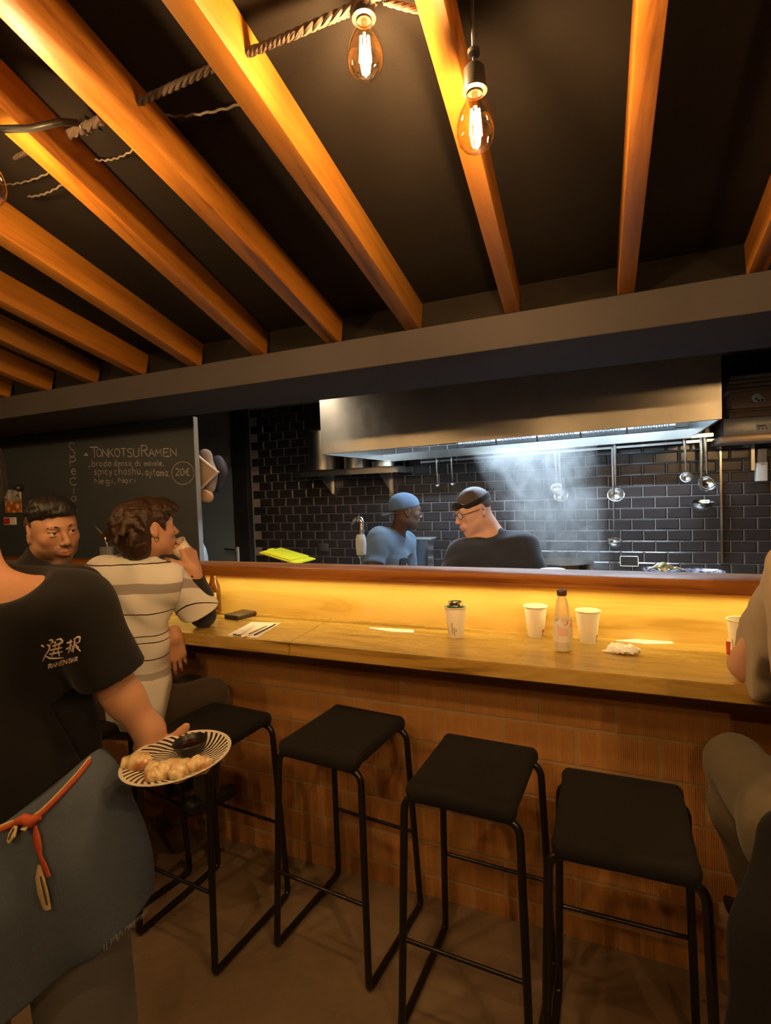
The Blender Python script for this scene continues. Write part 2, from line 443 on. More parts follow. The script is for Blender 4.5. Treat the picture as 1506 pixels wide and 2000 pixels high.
def conform(me_verts, sd, d, off=.0012, steps=24):
    P = np.array(me_verts, float); dv = np.array(V(d).normalized())
    for _ in range(steps): P = P+np.outer(sd(P)-off, dv)*.8
    return P
def atx(px, py, x): d = ray(px, py); return C0 + d*(x/d.x)
# ================================================================ the room
SL = 0.24; YW = 1.87; ZB, ZT = 2.19, 2.30
def zceil(y): return ZT + SL*(YW-y)
struct(MB().use(M['floor']).box((-4.6, -2.6, -.08), (2.6, 4.35, 0)).obj('floor', smooth=False))
mb = MB().use(M['ceiling'])
mb.quad([(-4.6, YW+.03, zceil(YW+.03)), (2.6, YW+.03, zceil(YW+.03)), (2.6, -2.6, zceil(-2.6)), (-4.6, -2.6, zceil(-2.6))])
mb.quad([(-4.6, YW+.03, zceil(YW)+.1), (2.6, YW+.03, zceil(YW)+.1), (2.6, -2.6, zceil(-2.6)+.1), (-4.6, -2.6, zceil(-2.6)+.1)])
struct(mb.obj('ceiling', smooth=False))
struct(MB().use(M['black']).box((-4.6, 2.36, 2.62), (2.6, 4.35, 2.70)).obj('ceiling.001', smooth=False))
struct(MB().use(M['black']).box((-4.7, -2.6, 0), (-4.6, 4.35, 3.5)).obj('wall_left', smooth=False))
struct(MB().use(M['black']).box((2.6, -2.6, 0), (2.7, 4.35, 3.5)).obj('wall_right', smooth=False))
struct(MB().use(plain('rear_wall_paint', (.04, .03, .022), .8)).box((-4.7, -2.7, 0), (2.7, -2.6, 3.5)).obj('wall_rear', smooth=False))
# dropped header over the counter and the dark wall standing on it
struct(MB().use(M['header']).box((-4.6, 1.85, 2.075), (2.6, 2.36, 2.19), .004).obj('trim_1', smooth=False))
struct(MB().use(M['ceiling']).box((-4.6, 1.90, 2.19), (2.6, 2.36, 2.72)).obj('wall_front', smooth=False))
# ribbed brick wall under the counter
struct(MB().use(M['brick']).box((-4.6, 1.93, 0), (2.6, 2.075, .99)).obj('wall_counter', smooth=False))
# back wall: mortar bed with raised glazed tiles
mb = MB(); mb.use(M['grout']).box((-4.6, 4.153, 0), (2.6, 4.30, 2.62)); mb.use(M['tile'])
TW, TH, G = .1485, .0765, .0024
z0 = aty(1255, 928, 4.15).z; x0 = aty(1302, 915, 4.15).x
bm = mb.bm
for r_ in range(-14, 10):
    zb = z0 + r_*TH
    if zb < .9 or zb > 2.5: continue
    off = x0 + (TW/2 if r_ % 2 else 0)
    for c in range(-24, 9):
        xa = off + c*TW; xb = xa+TW-G; za, zc = zb+G/2, zb+TH-G/2
        if xa < -3.2 or xa > 1.5: continue
        o_ = [bm.verts.new((x, 4.153, z)) for x, z in ((xa+G/2, za), (xb, za), (xb, zc), (xa+G/2, zc))]
        i_ = [bm.verts.new((x, 4.147, z)) for x, z in ((xa+.009, za+.008), (xb-.008, za+.008), (xb-.008, zc-.008), (xa+.009, zc-.008))]
        fs = [bm.faces.new(i_)] + [bm.faces.new((o_[k], o_[(k+1) % 4], i_[(k+1) % 4], i_[k])) for k in range(4)]
        for f in fs: f.material_index = mb.cur
struct(mb.obj('wall_back', smooth=False))
# steel edge strip that ends the tiled bay
p = aty(1409, 1000, 4.12)
struct(MB().use(M['steel_bright']).box((p.x-.006, 4.12, 1.05), (p.x+.006, 4.153, 1.9)).obj('trim_2', smooth=False))
# kitchen door with lever
d_l, d_r, d_t = -3.84, -3.37, 1.90
dm = plain('door_paint', (.22, .28, .32), .5, var=.1, scale=3)
dr = struct(MB().use(dm).box((-3.98, 4.10, 0), (d_r, 4.15, d_t), .004).obj('door_1', smooth=False))
mb = MB().use(M['chrome']); h_ = aty(452, 1072, 4.07)
mb.tube([(h_.x+.05, 4.10, h_.z-.01), (h_.x+.05, 4.06, h_.z-.01), (h_.x-.07, 4.055, h_.z)], .009)
mb.box((h_.x+.035, 4.09, h_.z-.06), (h_.x+.065, 4.10, h_.z+.06), .003)
mb.obj('door_handle', parent=dr)
struct(MB().use(M['black']).box((d_r, 4.08, 0), (d_r+.17, 4.15, 2.62), .004).obj('trim_3', smooth=False))
struct(MB().use(M['white_plastic']).box((d_r+.02, 4.065, .8), (d_r+.045, 4.08, 1.13), .003).obj('trim_4', smooth=False))

# ================================================================ ceiling beams
#        right top edge x at the wall, drift per metre, label bits
BE = [(-3.38, 0, 'short end of an orange wooden ceiling beam at the far left picture edge, lowest of the row'),
      (-3.03, 0, 'wooden ceiling beam second from the left wall side, dark upper face, short in view'),
      (-2.69, 0, 'wooden ceiling beam third in the row from the left, shaded flank with dark grain line'),
      (-2.345, 0, 'wooden ceiling beam fourth from the left, dark-shaded top and orange lower half'),
      (-2.022, 0, 'bright plain orange ceiling beam running out at the left edge above the blackboard'),
      (-1.689, -.058, 'knotty ceiling beam with dark cracks, ending over the word area of the blackboard'),
      (-1.340, -.122, 'smooth broad ceiling beam behind the end of the thick rope with a black cable'),
      (-.985, -.026, 'long ceiling beam with wavy dark grain pierced by the rope, corner of picture top left'),
      (-.652, 0, 'ceiling beam with a long dark streak on its flank, left of the higher bulb'),
      (-.300, -.046, 'slim ceiling beam right behind the lower glowing bulb'),
      (.052, -.042, 'pale slim ceiling beam standing almost upright in the picture, right of both bulbs'),
      (.395, -.03, 'ceiling beam at the far right picture edge, only its lower end in view')]
LEN = 4.6/math.cos(math.atan(SL)) if False else 4.55
for i, (xr, k, lab) in enumerate(BE):
    wd = .056 if i < 9 else .047
    mb = MB().use(M['beam_dark'] if i in (8, 3) else M['beam'][i % 4])
    mb.box((-wd, -LEN, -.107), (0, 0, 0), .003)
    if i in (6, 7, 8):     # a drilled hole rim where the rope goes through
        pass
    o = mb.obj('ceiling_beam')
    o.location = (xr, YW+.028, zceil(YW+.028)-.004)
    a = math.atan(SL); o.rotation_mode = 'XYZ'; o.rotation_euler = (-a, 0, -math.atan(k))
    tag(o, lab, 'beam', 'wooden ceiling beams')

# ================================================================ rope and wires
rope_m = plain('jute_rope', (.050, .032, .020), .9, var=.4, scale=60, bump=.3)
wire_m = plain('thin_twine', (.09, .07, .05), .8, var=.3)
def rope(name, a, b, r, label, sag=0, pitch=None, n=60, group=None):
    a, b = V(a), V(b); L = (b-a).length; pitch = pitch or r*7; mb = MB().use(rope_m)
    d = (b-a).normalized(); u = d.cross(V((0, 0, 1))).normalized(); v = u.cross(d)
    N = max(12, int(L/pitch*10))
    for s_ in range(3):
        pts = []
        for i in range(N+1):
            t = i/N; an = 2*math.pi*(t*L/pitch+s_/3)
            pts.append(a.lerp(b, t)+(u*math.cos(an)+v*math.sin(an))*r*.5+V((0, 0, -sag*4*t*(1-t))))
        mb.tube(pts, r*.58, n=6)
    return tag(mb.obj(name), label, 'rope', group)
pA = atx(115, 272, -1.27); pB = atx(262, 205, -.975); pC = atx(485, 101, -.655); pD = atx(815, -12, -.31)
rope('rope', pA-V((.03, 0, 0)), pB.lerp(pA, .40), .011, 'thick twisted rope end hanging out of the broad beam at upper left')
rope('rope', pB-V((.03, 0, 0)), pC.lerp(pB, -.03)+V((-.05, 0, 0)), .0085, 'twisted rope bridging the gap between the wavy-grained beam and the dark-streaked beam')
rope('rope', pC-V((.03, 0, 0)), aty(745, -14, pC.y), .0085, 'upper of two ropes running from the dark-streaked beam towards the higher bulb', sag=.005)
rope('rope', pC-V((.03, .01, .012)), aty(735, 2, pC.y+.01), .007, 'lower beaded rope under the other, leading to the higher bulb', pitch=.03)
rope('rope', aty(750, 2, pC.y), aty(822, 22, pC.y+.04), .006, 'short frayed rope tail beside the slim beam at the top edge')
tw = MB().use(wire_m)
for (a_, b_) in (((770, 0), (790, 20)), ((780, 4), (768, 14)), ((765, 2), (758, 12))): tw.tube([atd(*a_, 1.02), atd((a_[0]+b_[0])/2+4, (a_[1]+b_[1])/2, 1.0), atd(*b_, 1.02)], .0035, n=6)
tag(tw.obj('rope_knot'), 'frayed pale knot of rope at the top edge between the bulbs', 'knot')
cb = MB().use(M['dark']).tube([atd(-40, 248, 1.12), atd(0, 252, 1.13), atd(60, 251, 1.15), atd(118, 238, 1.2), atd(150, 240, 1.24)], .0075)
tag(cb.obj('cable'), 'black cable sagging across the broad beam at upper left', 'cable')
tie = MB().use(M['steel_bright']); q = pB.lerp(pA, .62)
tie.tube([q+V((0, math.cos(t)*.016, math.sin(t)*.016)) for t in np.linspace(0, 2*math.pi, 17)[:-1]], .0025, closed=True, n=6)
tag(tie.obj('ring_clip'), 'small metal ring clipped round the thick rope end', 'ring')
def twine(a, b, label, r=.0022):
    a, b = V(a), V(b); mb = MB().use(wire_m)
    mb.tube([a.lerp(b, t)+V((0, 0, -.01*4*t*(1-t)+.002*math.sin(t*40))) for t in np.linspace(0, 1, 24)], r, n=6)
    return tag(mb.obj('twine'), label, 'string', 'thin strings under the ceiling')
twine(atx(322, 226, -.97), atx(490, 196, -.70), 'thin frayed string between the wavy-grained beam and the dark-streaked beam', .0028)
twine(atx(186, 312, -1.23), atx(262, 292, -1.03), 'faint string in the gap left of the wavy-grained beam')
twine(atx(0, 360, -1.60), atx(100, 335, -1.32), 'faint string just right of the bulb at the left picture edge')
twine(atx(55, 384, -1.50), atx(130, 354, -1.3), 'lowest faint string with pale tufts left of the broad beam')
rope('rope', atx(-20, 330, -1.66), atx(56, 296, -1.36), .006, 'grey rope from the bulb at the left edge up to the broad beam')

# ================================================================ bulbs
fil_m = emit('glowing_filament', WARM, FIL)
glass_m = clear('bulb_glass', (1.0, .92, .76), gloss=.6)
brass_m = plain('socket_brass', (.16, .07, .02), .35, 1)
def lamp(loc, label, cord_to, s=1.0, first=[]):
    if not first:
        t = thing('pendant_lamp', label, 'lamp', (0, 0, 0), 'pendant bulbs')
        prof = [(0, -.052), (.012, -.051), (.022, -.045), (.030, -.035), (.0335, -.020), (.0328, -.002), (.0275, .015), (.0190, .031), (.0145, .043), (.013, .052)]
        MB().use(glass_m).lathe(prof, 32).obj('bulb_glass', parent=t)
        mb = MB().use(fil_m)
        for k in range(4):
            an = k*math.pi/2+.4; mb.tube([(.0065*math.cos(an), .0065*math.sin(an), .022), (.0095*math.cos(an), .0095*math.sin(an), -.024)], .0019, n=6)
        mb.obj('filament', parent=t)
        MB().use(clear('bulb_stem', (1, .8, .5), gloss=.5)).tube([(0, 0, .05), (0, 0, .026)], [.006, .003]).obj('stem', parent=t)
        MB().use(brass_m).lathe([(.0125, .046), (.0135, .046), (.0135, .060), (.0125, .060)], 24).obj('screw_cap', parent=t)
        MB().use(M['dark']).lathe([(0, .100), (.012, .098), (.0185, .090), (.020, .058), (.022, .056), (.022, .052), (.016, .050), (0, .052)], 28).obj('socket', parent=t)
        first.append(t)
    else: t = copy_thing(first[0], label=label)
    t.location = loc
    L = cord_to-loc[2]-.098
    if L > .003:
        c = MB().use(M['dark']).tube([(0, 0, .098), (0, 0, .098+L)], .0035, n=8)
        me = bpy.data.meshes.new('cord'); c.bm.to_mesh(me); c.bm.free(); me.materials.append(M['dark']); me.shade_smooth()
        o = bpy.data.objects.new('cord', me); COL.objects.link(o); o.parent = t
        me2 = MB().use(M['dark']).lathe([(0, .098+L), (.011, .098+L), (.011, .090+L), (.005, .086+L), (0, .086+L)], 16).obj('ceiling_hook'); me2.parent = t
    return t
for (px, py, dep, lab) in ((713, 95, .97, 'higher glowing filament bulb hanging beside the rope at the top'),
                           (929, 238, .95, 'lower glowing filament bulb hanging in front of the slim beam'),
                           (-24, 352, 1.12, 'glowing filament bulb cut off by the left picture edge')):
    p = atd(px, py, dep); lamp(p, lab, zceil(p.y))
for (x, y, z, lab) in ((-2.6, .35, 2.28, 'filament bulb outside the frame, far left'), (.85, .35, 2.12, 'filament bulb outside the frame on the right'),
                       (-.55, -.55, 2.32, 'filament bulb behind the camera, left'), (1.35, -.35, 2.28, 'filament bulb behind the camera, right'), (.35, -1.0, 2.36, 'filament bulb farthest behind the camera'),
                       (-1.95, .15, 2.30, 'filament bulb outside the frame above the waiter')):
    lamp(V((x, y, z)), lab, zceil(y))

# ================================================================ counter
YC0, YC1, ZC = 1.690, 2.062, 1.04
YP = 2.089                                   # face of the upright panel
s0, s1 = atz(564, 1256, ZC), atz(647, 1208, ZC)
for (xa, xb, nm) in ((-4.6, None, 'left length of the yellow-brown wooden bar counter, where the striped shirt guest sits'),
                     (None, 2.6, 'long right length of the wooden bar counter carrying the cups and the water bottle')):
    sx = lambda y: s0.x+(s1.x-s0.x)*(y-s0.y)/(s1.y-s0.y)
    g = .0012
    if xa is None: poly = [(sx(YC0)+g, YC0), (xb, YC0), (xb, YP), (sx(YP)+g, YP)]
    else: poly = [(xa, YC0), (sx(YC0)-g, YC0), (sx(YP)-g, YP), (xa, YP)]
    mb = MB().use(M['counter']).prism(poly, .05, Matrix.Translation((0, 0, ZC-.05)))
    es = [e for e in mb.bm.edges if all(abs(v.co.y-YC0) < 1e-5 for v in e.verts)]
    bmesh.ops.bevel(mb.bm, geom=es, offset=.003, segments=2, affect='EDGES')
    tag(mb.obj('bar_counter'), nm, 'counter', 'bar counter lengths')
pn = MB().use(M['panel']).box((-4.6, YP, ZC-.02), (2.6, YP+.022, 1.238)).obj('counter_panel', smooth=False)
tag(pn, 'glowing yellow wooden upstand panel behind the bar counter', 'panel')
lg = MB().use(M['ledge']).box((-4.6, 2.022, 1.238), (2.6, 2.178, 1.275), .003).obj('ledge')
tag(lg, 'reddish-brown wooden ledge running along the top of the lit panel', 'shelf')
MB().use(M['steel']).box((-4.6, 2.0475, 1.229), (2.6, 2.049, 1.2385)).obj('added_strip_baffle', parent=lg, smooth=False)  # unseen baffle, added to keep the strip's light off the panel top
MB().use(emit('led_strip', LED, LED_S)).box((-4.5, 2.032, 1.2368), (2.5, 2.046, 1.238)).obj('led_strip', parent=lg, smooth=False)
MB().use(M['ledge']).box((-4.6, 2.022, 1.226), (2.6, 2.030, 1.239), .001).obj('front_lip', parent=lg, smooth=False)
# hidden pass shelf and kitchen worktop that carry what shows over the ledge
tag(MB().use(plain('pass_bounce_white', (.74, .74, .74), .5)).box((-2.2, 2.182, 1.19), (2.6, 2.44, 1.231), .004).obj('pass_shelf'), 'unseen pass shelf behind the wooden ledge, white to bounce light, carrying the blue plates', 'shelf')  # shelf made white to bounce hood light up at the header
kt = thing('kitchen_worktop', 'steel kitchen worktop along the tiled back wall', 'worktop')
MB().use(M['steel']).box((-2.6, 3.62, .86), (2.2, 4.145, .90), .004).obj('top', parent=kt)
for x in (-2.5, -.9, .7, 2.1): MB().use(M['steel']).box((x-.02, 3.66, 0), (x+.02, 3.70, .86)).obj('leg', parent=kt, smooth=False)
kt2 = thing('kitchen_worktop', 'steel side worktop at the left of the kitchen under the yellow lid', 'worktop')
MB().use(M['steel']).box((-2.75, 2.70, .86), (-1.50, 3.16, .90), .004).obj('top', parent=kt2)
for x in (-2.7, -1.56):
    for y in (2.75, 3.10): MB().use(M['steel']).box((x-.02, y-.02, 0), (x+.02, y+.02, .86)).obj('leg', parent=kt2, smooth=False)

# ================================================================ extractor hood
hd = thing('extractor_hood', 'large scratched steel extractor hood over the kitchen range', 'hood')
X0, X1, HY0, HY1, HZ0, HZ1 = -1.722, .448, 2.95, 4.145, 1.870, 2.60
zl, zr = 1.853, 1.889                        # it hangs slightly off level
def hz(x): return zl+(zr-zl)*(x-X0)/(X1-X0)
def slab(mb, x0, x1, y0, y1, za, zb):
    v = [mb.bm.verts.new(p) for p in ((x0, y0, za(x0)), (x1, y0, za(x1)), (x1, y1, za(x1)), (x0, y1, za(x0)), (x0, y0, zb(x0)), (x1, y0, zb(x1)), (x1, y1, zb(x1)), (x0, y1, zb(x0)))]
    fs = [mb.bm.faces.new([v[i] for i in q]) for q in ((0, 1, 2, 3), (4, 7, 6, 5), (0, 4, 5, 1), (1, 5, 6, 2), (2, 6, 7, 3), (3, 7, 4, 0))]
    mb._new(fs); return mb
up = lambda x: HZ1
mb = MB().use(M['hood']); slab(mb, X0, X1, HY0, HY0+.012, hz, up); mb.obj('front_panel', parent=hd, smooth=False)
mb = MB().use(M['hood']); slab(mb, X0, X1, HY0+.012, HY0+.03, hz, lambda x: hz(x)+.012); mb.obj('front_lip', parent=hd, smooth=False)
mb = MB().use(M['steel']); slab(mb, X0, X0+.012, HY0+.012, HY1, hz, up); mb.obj('side_panel', parent=hd, smooth=False)
mb = MB().use(M['steel']); slab(mb, X1-.012, X1, HY0+.012, HY1, hz, up); mb.obj('side_panel', parent=hd, smooth=False)
mb = MB().use(M['steel']); slab(mb, X0+.012, X1-.012, HY0+.03, HY1, lambda x: 2.42, lambda x: 2.44); mb.obj('inner_roof', parent=hd, smooth=False)
# baffle filters: a slanted bank, each cassette a part with its slots
gx0, gx1 = -1.12, X1-.10
nf = 5; fw = (gx1-gx0)/nf
for i in range(nf):
    a_, b_ = gx0+i*fw+.006, gx0+(i+1)*fw-.006
    mb = MB().use(M['steel_bright'])
    ya, yb = 3.97, 3.86
    def zf(x, t): return hz(x)+.055+t*.22
    mb.quad([(a_, ya, zf(a_, 0)), (b_, ya, zf(b_, 0)), (b_, yb, zf(b_, 1)), (a_, yb, zf(a_, 1))])
    for s_ in range(7):
        xs = a_+.03+(b_-a_-.06)*(s_+.5)/7; w2 = .013
        for t0_ in (0,):
            mb.use(M['steel_bright']).tube([(xs, ya-.012, zf(xs, .08)), (xs, yb-.012, zf(xs, .95))], .011, n=8, flat=.8)
    mb.use(M['dark'])
    for s_ in range(6):
        xs = a_+.03+(b_-a_-.06)*(s_+1)/7
        mb.box((xs-.006, ya-.008, zf(xs, .1)), (xs+.006, ya-.004, zf(xs, .22)))
    mb.obj('baffle_filter', parent=hd)
mb = MB().use(M['steel_bright']); slab(mb, X0+.012, X1+.10, 3.92, 4.145, lambda x: hz(x)-.012, lambda x: hz(x)+.010); slab(mb, X0+.012, X1-.012, 3.90, 3.92, lambda x: hz(x)-.012, lambda x: hz(x)+.045)
mb.obj('grease_gutter', parent=hd, smooth=False)
for (xa, xb) in ((-1.25, -.15), (-.55+.5, .40)):
    MB().use(emit('hood_tube', COOL, TUBE_S)).tube([(xa, 3.56, 2.26), (xb, 3.56, 2.26)], .014, n=12).obj('light_tube', parent=hd)
    MB().use(M['white_plastic']).box((xa-.03, 3.51, 2.285), (xb+.03, 3.61, 2.42), .004).obj('lamp_housing', parent=hd)
kl = thing('ceiling_spotlight', 'kitchen ceiling spotlight hidden above the header at the left of the hood', 'lamp')
MB().use(M['dark']).lathe([(0, 2.62), (.06, 2.62), (.06, 2.50), (.05, 2.50), (.05, 2.52), (0, 2.52)], 28, Matrix.Translation((-1.95, 2.62, 0))).obj('housing', parent=kl)
MB().use(emit('spot_lens', (1.0, .84, .62), 420.0)).lathe([(0, 2.512), (.048, 2.512), (.048, 2.516), (0, 2.516)], 24, Matrix.Translation((-1.95, 2.62, 0))).obj('lens', parent=kl)
# hanging rail for the ladles
rl = MB().use(M['steel_bright']); rz = lambda x: hz(x)-.020
rl.box((-1.42, 4.035, 1.832), (.62, 4.047, 1.848)) if False else slab(rl, -1.45, .60, 4.030, 4.038, lambda x: rz(x)-.016, rz)
for x in (-1.42, -.5, .55): rl.tube([(x, 4.034, rz(x)-.008), (x, 4.15, rz(x)-.008)], .006, n=8)
tag(rl.obj('hanging_rail'), 'steel rail under the hood on which the ladles hang', 'rail')

# ================================================================ ladles
lad_m = M['steel_bright']
def ladle(px, pt, pb, label, bd=.095, depth=.045, yw=4.02, ang=0, tip=35, grp='ladles hanging from the rail under the hood', name='ladle', hook=True, hw=.0105):
    a = aty(px[0], pt, yw); b = aty(px[1], pb, yw); a.z = max(a.z, rz(a.x)-.004) if hook else a.z
    t = thing(name, label, 'ladle', (0, 0, 0), grp)
    L = (a-b).length; mb = MB().use(lad_m)
    pts = [V((0, .018, L-.008)), V((0, .02, L+.004)), V((0, .006, L+.006)), V((0, -.003, L-.004)), V((0, -.004, L*.6)), V((0, -.002, bd*.55))]
    mb.tube(pts if hook else pts[3:], [.004, .004, .005, hw, hw*.8, .004][-(6 if hook else 3):], n=10, flat=.45)
    mb.obj('handle', parent=t)
    prof = []; r_ = bd/2
    for k in range(9): an = k/8*math.pi/2; prof.append((r_*math.sin(an), -depth*math.cos(an)))
    prof += [(r_+.002, .001), (r_-.002, .002)]
    for k in range(8, -1, -1): an = k/8*math.pi/2; prof.append(((r_-.003)*math.sin(an), -(depth-.003)*math.cos(an)))
    Mx = Matrix.Translation((0, 0, 0)) @ Matrix.Rotation(R(ang), 4, 'Z') @ Matrix.Rotation(R(tip), 4, 'X') @ Matrix.Translation((0, -r_*.0, 0))
    MB().use(lad_m).lathe(prof, 28, Mx).obj('bowl', parent=t)
    t.location = b
    d = (a-b).normalized(); t.rotation_euler = (0, math.atan2(d.x, d.z), 0); return t
ladle((1085, 1087), 880, 953, 'small ladle in front of a larger one, left pair above the steam', .07, .03, 4.00, tip=70)
ladle((1092, 1096), 880, 968, 'larger ladle of the left pair above the steam', .09, .04, 4.02, tip=60)
ladle((1201, 1203), 868, 966, 'long-handled ladle with round bowl hanging alone in the middle of the tiles', .105, .05, 4.00, tip=60)
ladle((1199, 1200), 985, 1055, 'long ladle hanging lowest of all, its bowl near the wall socket frame', .098, .05, 4.025, tip=15)
ladle((1337, 1341), 857, 932, 'short ladle with a small round bowl, left of the right-hand pair', .072, .035, 4.0, tip=65)
ladle((1377, 1382), 853, 944, 'shiny ladle with tilted bowl at the right end of the rail', .108, .045, 3.99, ang=15, tip=60)
ladle((1370, 1371), 855, 980, 'broad deep dark ladle hanging lowest at the right end of the rail', .142, .06, 4.02, tip=8, hw=.012)
ladle((852, 855), 895, 948, 'left of two thin spoons hanging above the capped cook', .035, .012, 4.0, tip=30, name='serving_spoon', hw=.006)
ladle((881, 884), 890, 945, 'right of two thin spoons hanging between the two cooks', .035, .012, 4.0, tip=30, name='serving_spoon', hw=.006)

# ================================================================ wall shelf with pots
sh = thing('wall_shelf', 'steel wall shelf left of the hood carrying big pots', 'shelf')
a, b = aty(574, 925, 3.82), aty(735, 907, 3.82)
mb = MB().use(M['steel']).box((-2.50, 3.80, 1.790), (-1.55, 4.147, 1.800)).box((-2.50, 3.80, 1.752), (-1.55, 3.806, 1.800)).box((-1.556, 3.80, 1.752), (-1.55, 4.147, 1.800)).box((-2.50, 3.80, 1.752), (-2.494, 4.147, 1.80))
mb.obj('shelf_board', parent=sh, smooth=False)
for px_ in (650, 764):
    x = aty(px_, 940, 4.13).x; mb = MB().use(M['steel'])
    mb.box((x-.018, 4.125, 1.56), (x+.018, 4.147, 1.79)); mb.prism([(3.84, 1.79), (4.13, 1.79), (4.13, 1.60), (4.12, 1.60)], .004, Matrix(((0, 0, 1, x-.002), (1, 0, 0, 0), (0, 1, 0, 0), (0, 0, 0, 1))))
    mb.obj('bracket', parent=sh, smooth=False)
pot_m = plain('pot_steel', (.62, .54, .42), .36, 1, .08, 10)
def pot(x, y, z, r, h, label, first_handles=True):
    t = thing('stock_pot', label, 'pot', (0, 0, 0), 'stock pots on the wall shelf')
    MB().use(pot_m).lathe([(0, .002), (r-.006, .002), (r, .008), (r, h-.004), (r+.005, h), (r+.005, h+.003), (r-.003, h+.002), (r-.003, .012), (0, .008)], 48).obj('pot_body', parent=t)
    for s_ in (-1, 1):
        MB().use(M['steel_bright']).tube(arc([(s_*r, -.05, h-.05), (s_*(r+.045), -.045, h-.045), (s_*(r+.045), .045, h-.045), (s_*r, .05, h-.05)], .02), .006, n=8).obj('handle', parent=t)
    t.location = (x, y, z); return t
pot(-2.30, 3.975, 1.80, .130, .33, 'tall steel stock pot with loop handles at the left end of the wall shelf')
pot(-1.99, 3.975, 1.80, .105, .22, 'second steel pot on the wall shelf, half hidden by the hood corner')
pot(-1.735, 3.95, 1.80, .095, .045, 'low steel pan at the right end of the wall shelf behind the hood corner')

# ================================================================ right shelf with boxes
rs = thing('wall_shelf', 'shelf with a copper-toned front edge at the far right of the tiled wall', 'shelf')
a = aty(1407, 868, 3.78); a2 = aty(1407, 852, 3.78)
MB().use(plain('shelf_edge', (.45, .33, .24), .4, .6)).box((a.x, 3.78, a.z+.008), (1.7, 4.147, a2.z), .003).obj('shelf_board', parent=rs)
MB().use(M['steel']).box((1.25, 4.10, a.z-.22), (1.28, 4.147, a.z+.01)).obj('bracket', parent=rs, smooth=False)
MB().use(M['steel']).box((.78, 4.10, a.z-.16), (.80, 4.147, a.z+.01)).obj('bracket', parent=rs, smooth=False)
zs = a2.z
bx = aty(1413, 850, 3.80).x
def stack_box(z, h, x0_, w_, m_, label, d=.32, y0_=3.80, name='box', cat='box'):
    o = MB().use(m_).box((0, 0, 0), (w_, d, h), .004).obj(name); o.location = (x0_, y0_, z)
    tag(o, label, cat, 'stacked boxes on the right shelf'); return o
o = stack_box(zs, .105, bx, .55, plain('tin_box', (.34, .36, .38), .35, .7), 'grey metal tin with a white sticker, lowest on the right shelf')
mb = MB().use(M['paper']).box((.165, -.0015, .018), (.235, 0, .058), .0005); mb.use(M['dark']).box((.172, -.002, .044), (.215, -.0012, .050))
for k in range(3): mb.box((.175+k*.02, -.002, .028), (.183+k*.02, -.0012, .035))
st_ = mb.obj('sticker', parent=None, smooth=False); st_.parent = o; st_['label'] = 'white sticker with dark print'
z_ = zs+.105
kd = plain('dark_cardboard', (.20, .12, .07), .8, var=.2)
for (h, lab) in ((.035, 'flat brown box lying directly on the grey metal tin'), (.018, 'thin brown tray above the flat brown box')):
    stack_box(z_, h, bx+.03, .5, kd, lab); z_ += h
o = stack_box(z_, .10, bx+.04, .46, M['kraft'], 'brown cardboard carton with a round white mark in the middle of the stack')
mb = MB().use(M['white_plastic']); mb.lathe([(0, 0), (.025, 0), (.025, .001), (0, .001)], 24, Matrix.Translation((.13, -.0005, .055)) @ Matrix.Rotation(R(90), 4, 'X'))
mb.use(M['white_plastic']).box((.13, -.001, .036), (.168, 0, .058), .0003); mb.use(M['dark'])
for (x, z) in ((.128, .05), (.14, .04), (.158, .042)): mb.lathe([(0, 0), (.0065, 0), (.0065, .001), (0, .001)], 12, Matrix.Translation((x, -.001, z)) @ Matrix.Rotation(R(90), 4, 'X'))
st_ = mb.obj('printed_mark', smooth=False); st_.parent = o; st_['label'] = 'white round mark with dark dots'
z_ += .10
for i, lab in enumerate(('flattened brown carton lying right on the carton with the white mark', 'second flattened brown carton above the marked one', 'third flattened brown carton, near the top of the stack', 'topmost flattened brown carton of the stack')):
    h = .022; stack_box(z_, h, bx+.02+.006*i, .48, kd, lab); z_ += h+.003
# soap or paper dispenser
ds = thing('dispenser', 'white wall dispenser under the shelf at the right picture edge', 'dispenser')
a, b = aty(1479, 903, 4.06), aty(1500, 939, 4.06)
MB().use(M['white_plastic']).box((a.x, 4.06, b.z), (b.x, 4.15, a.z), .005).obj('body', parent=ds)
MB().use(plain('dispenser_top', (.35, .33, .3), .5)).box((a.x+.01, 4.08, a.z), (b.x, 4.15, a.z+.085), .004).obj('refill', parent=ds)
MB().use(M['dark']).box((a.x+.02, 4.058, a.z-.016), (b.x-.01, 4.061, a.z-.013)).obj('slot', parent=ds, smooth=False)
# wall sockets
p = aty(1229, 1096, 4.14)
mb = MB().use(M['white_plastic'])
wx, wz = .060, .037
for (x0_, x1_, z0_, z1_) in ((-wx, wx, wz-.005, wz), (-wx, wx, -wz, -wz+.005), (-wx, -wx+.005, -wz, wz), (wx-.005, wx, -wz, wz)): mb.box((p.x+x0_, 4.135, p.z+z0_), (p.x+x1_, 4.147, p.z+z1_))
t = thing('wall_socket', 'dark wall socket with a white frame low on the lit tiles', 'socket')
mb.obj('frame', parent=t, smooth=False); MB().use(M['dark']).box((p.x-wx+.005, 4.138, p.z-wz+.005), (p.x+wx-.005, 4.147, p.z+wz-.005)).obj('plate', parent=t, smooth=False)
p = aty(632, 1069, 4.14)
o = MB().use(plain('socket_grey', (.06, .055, .05), .5)).box((p.x-.05, 4.137, p.z-.035), (p.x+.05, 4.147, p.z+.035), .004).lathe([(0, 0), (.018, 0), (.016, -.003), (0, -.003)], 20, Matrix.Translation((p.x, 4.137, p.z)) @ Matrix.Rotation(R(-90), 4, 'X')).obj('wall_socket')
tag(o, 'dim grey wall socket in the shaded tiles left of the hand blender', 'socket')
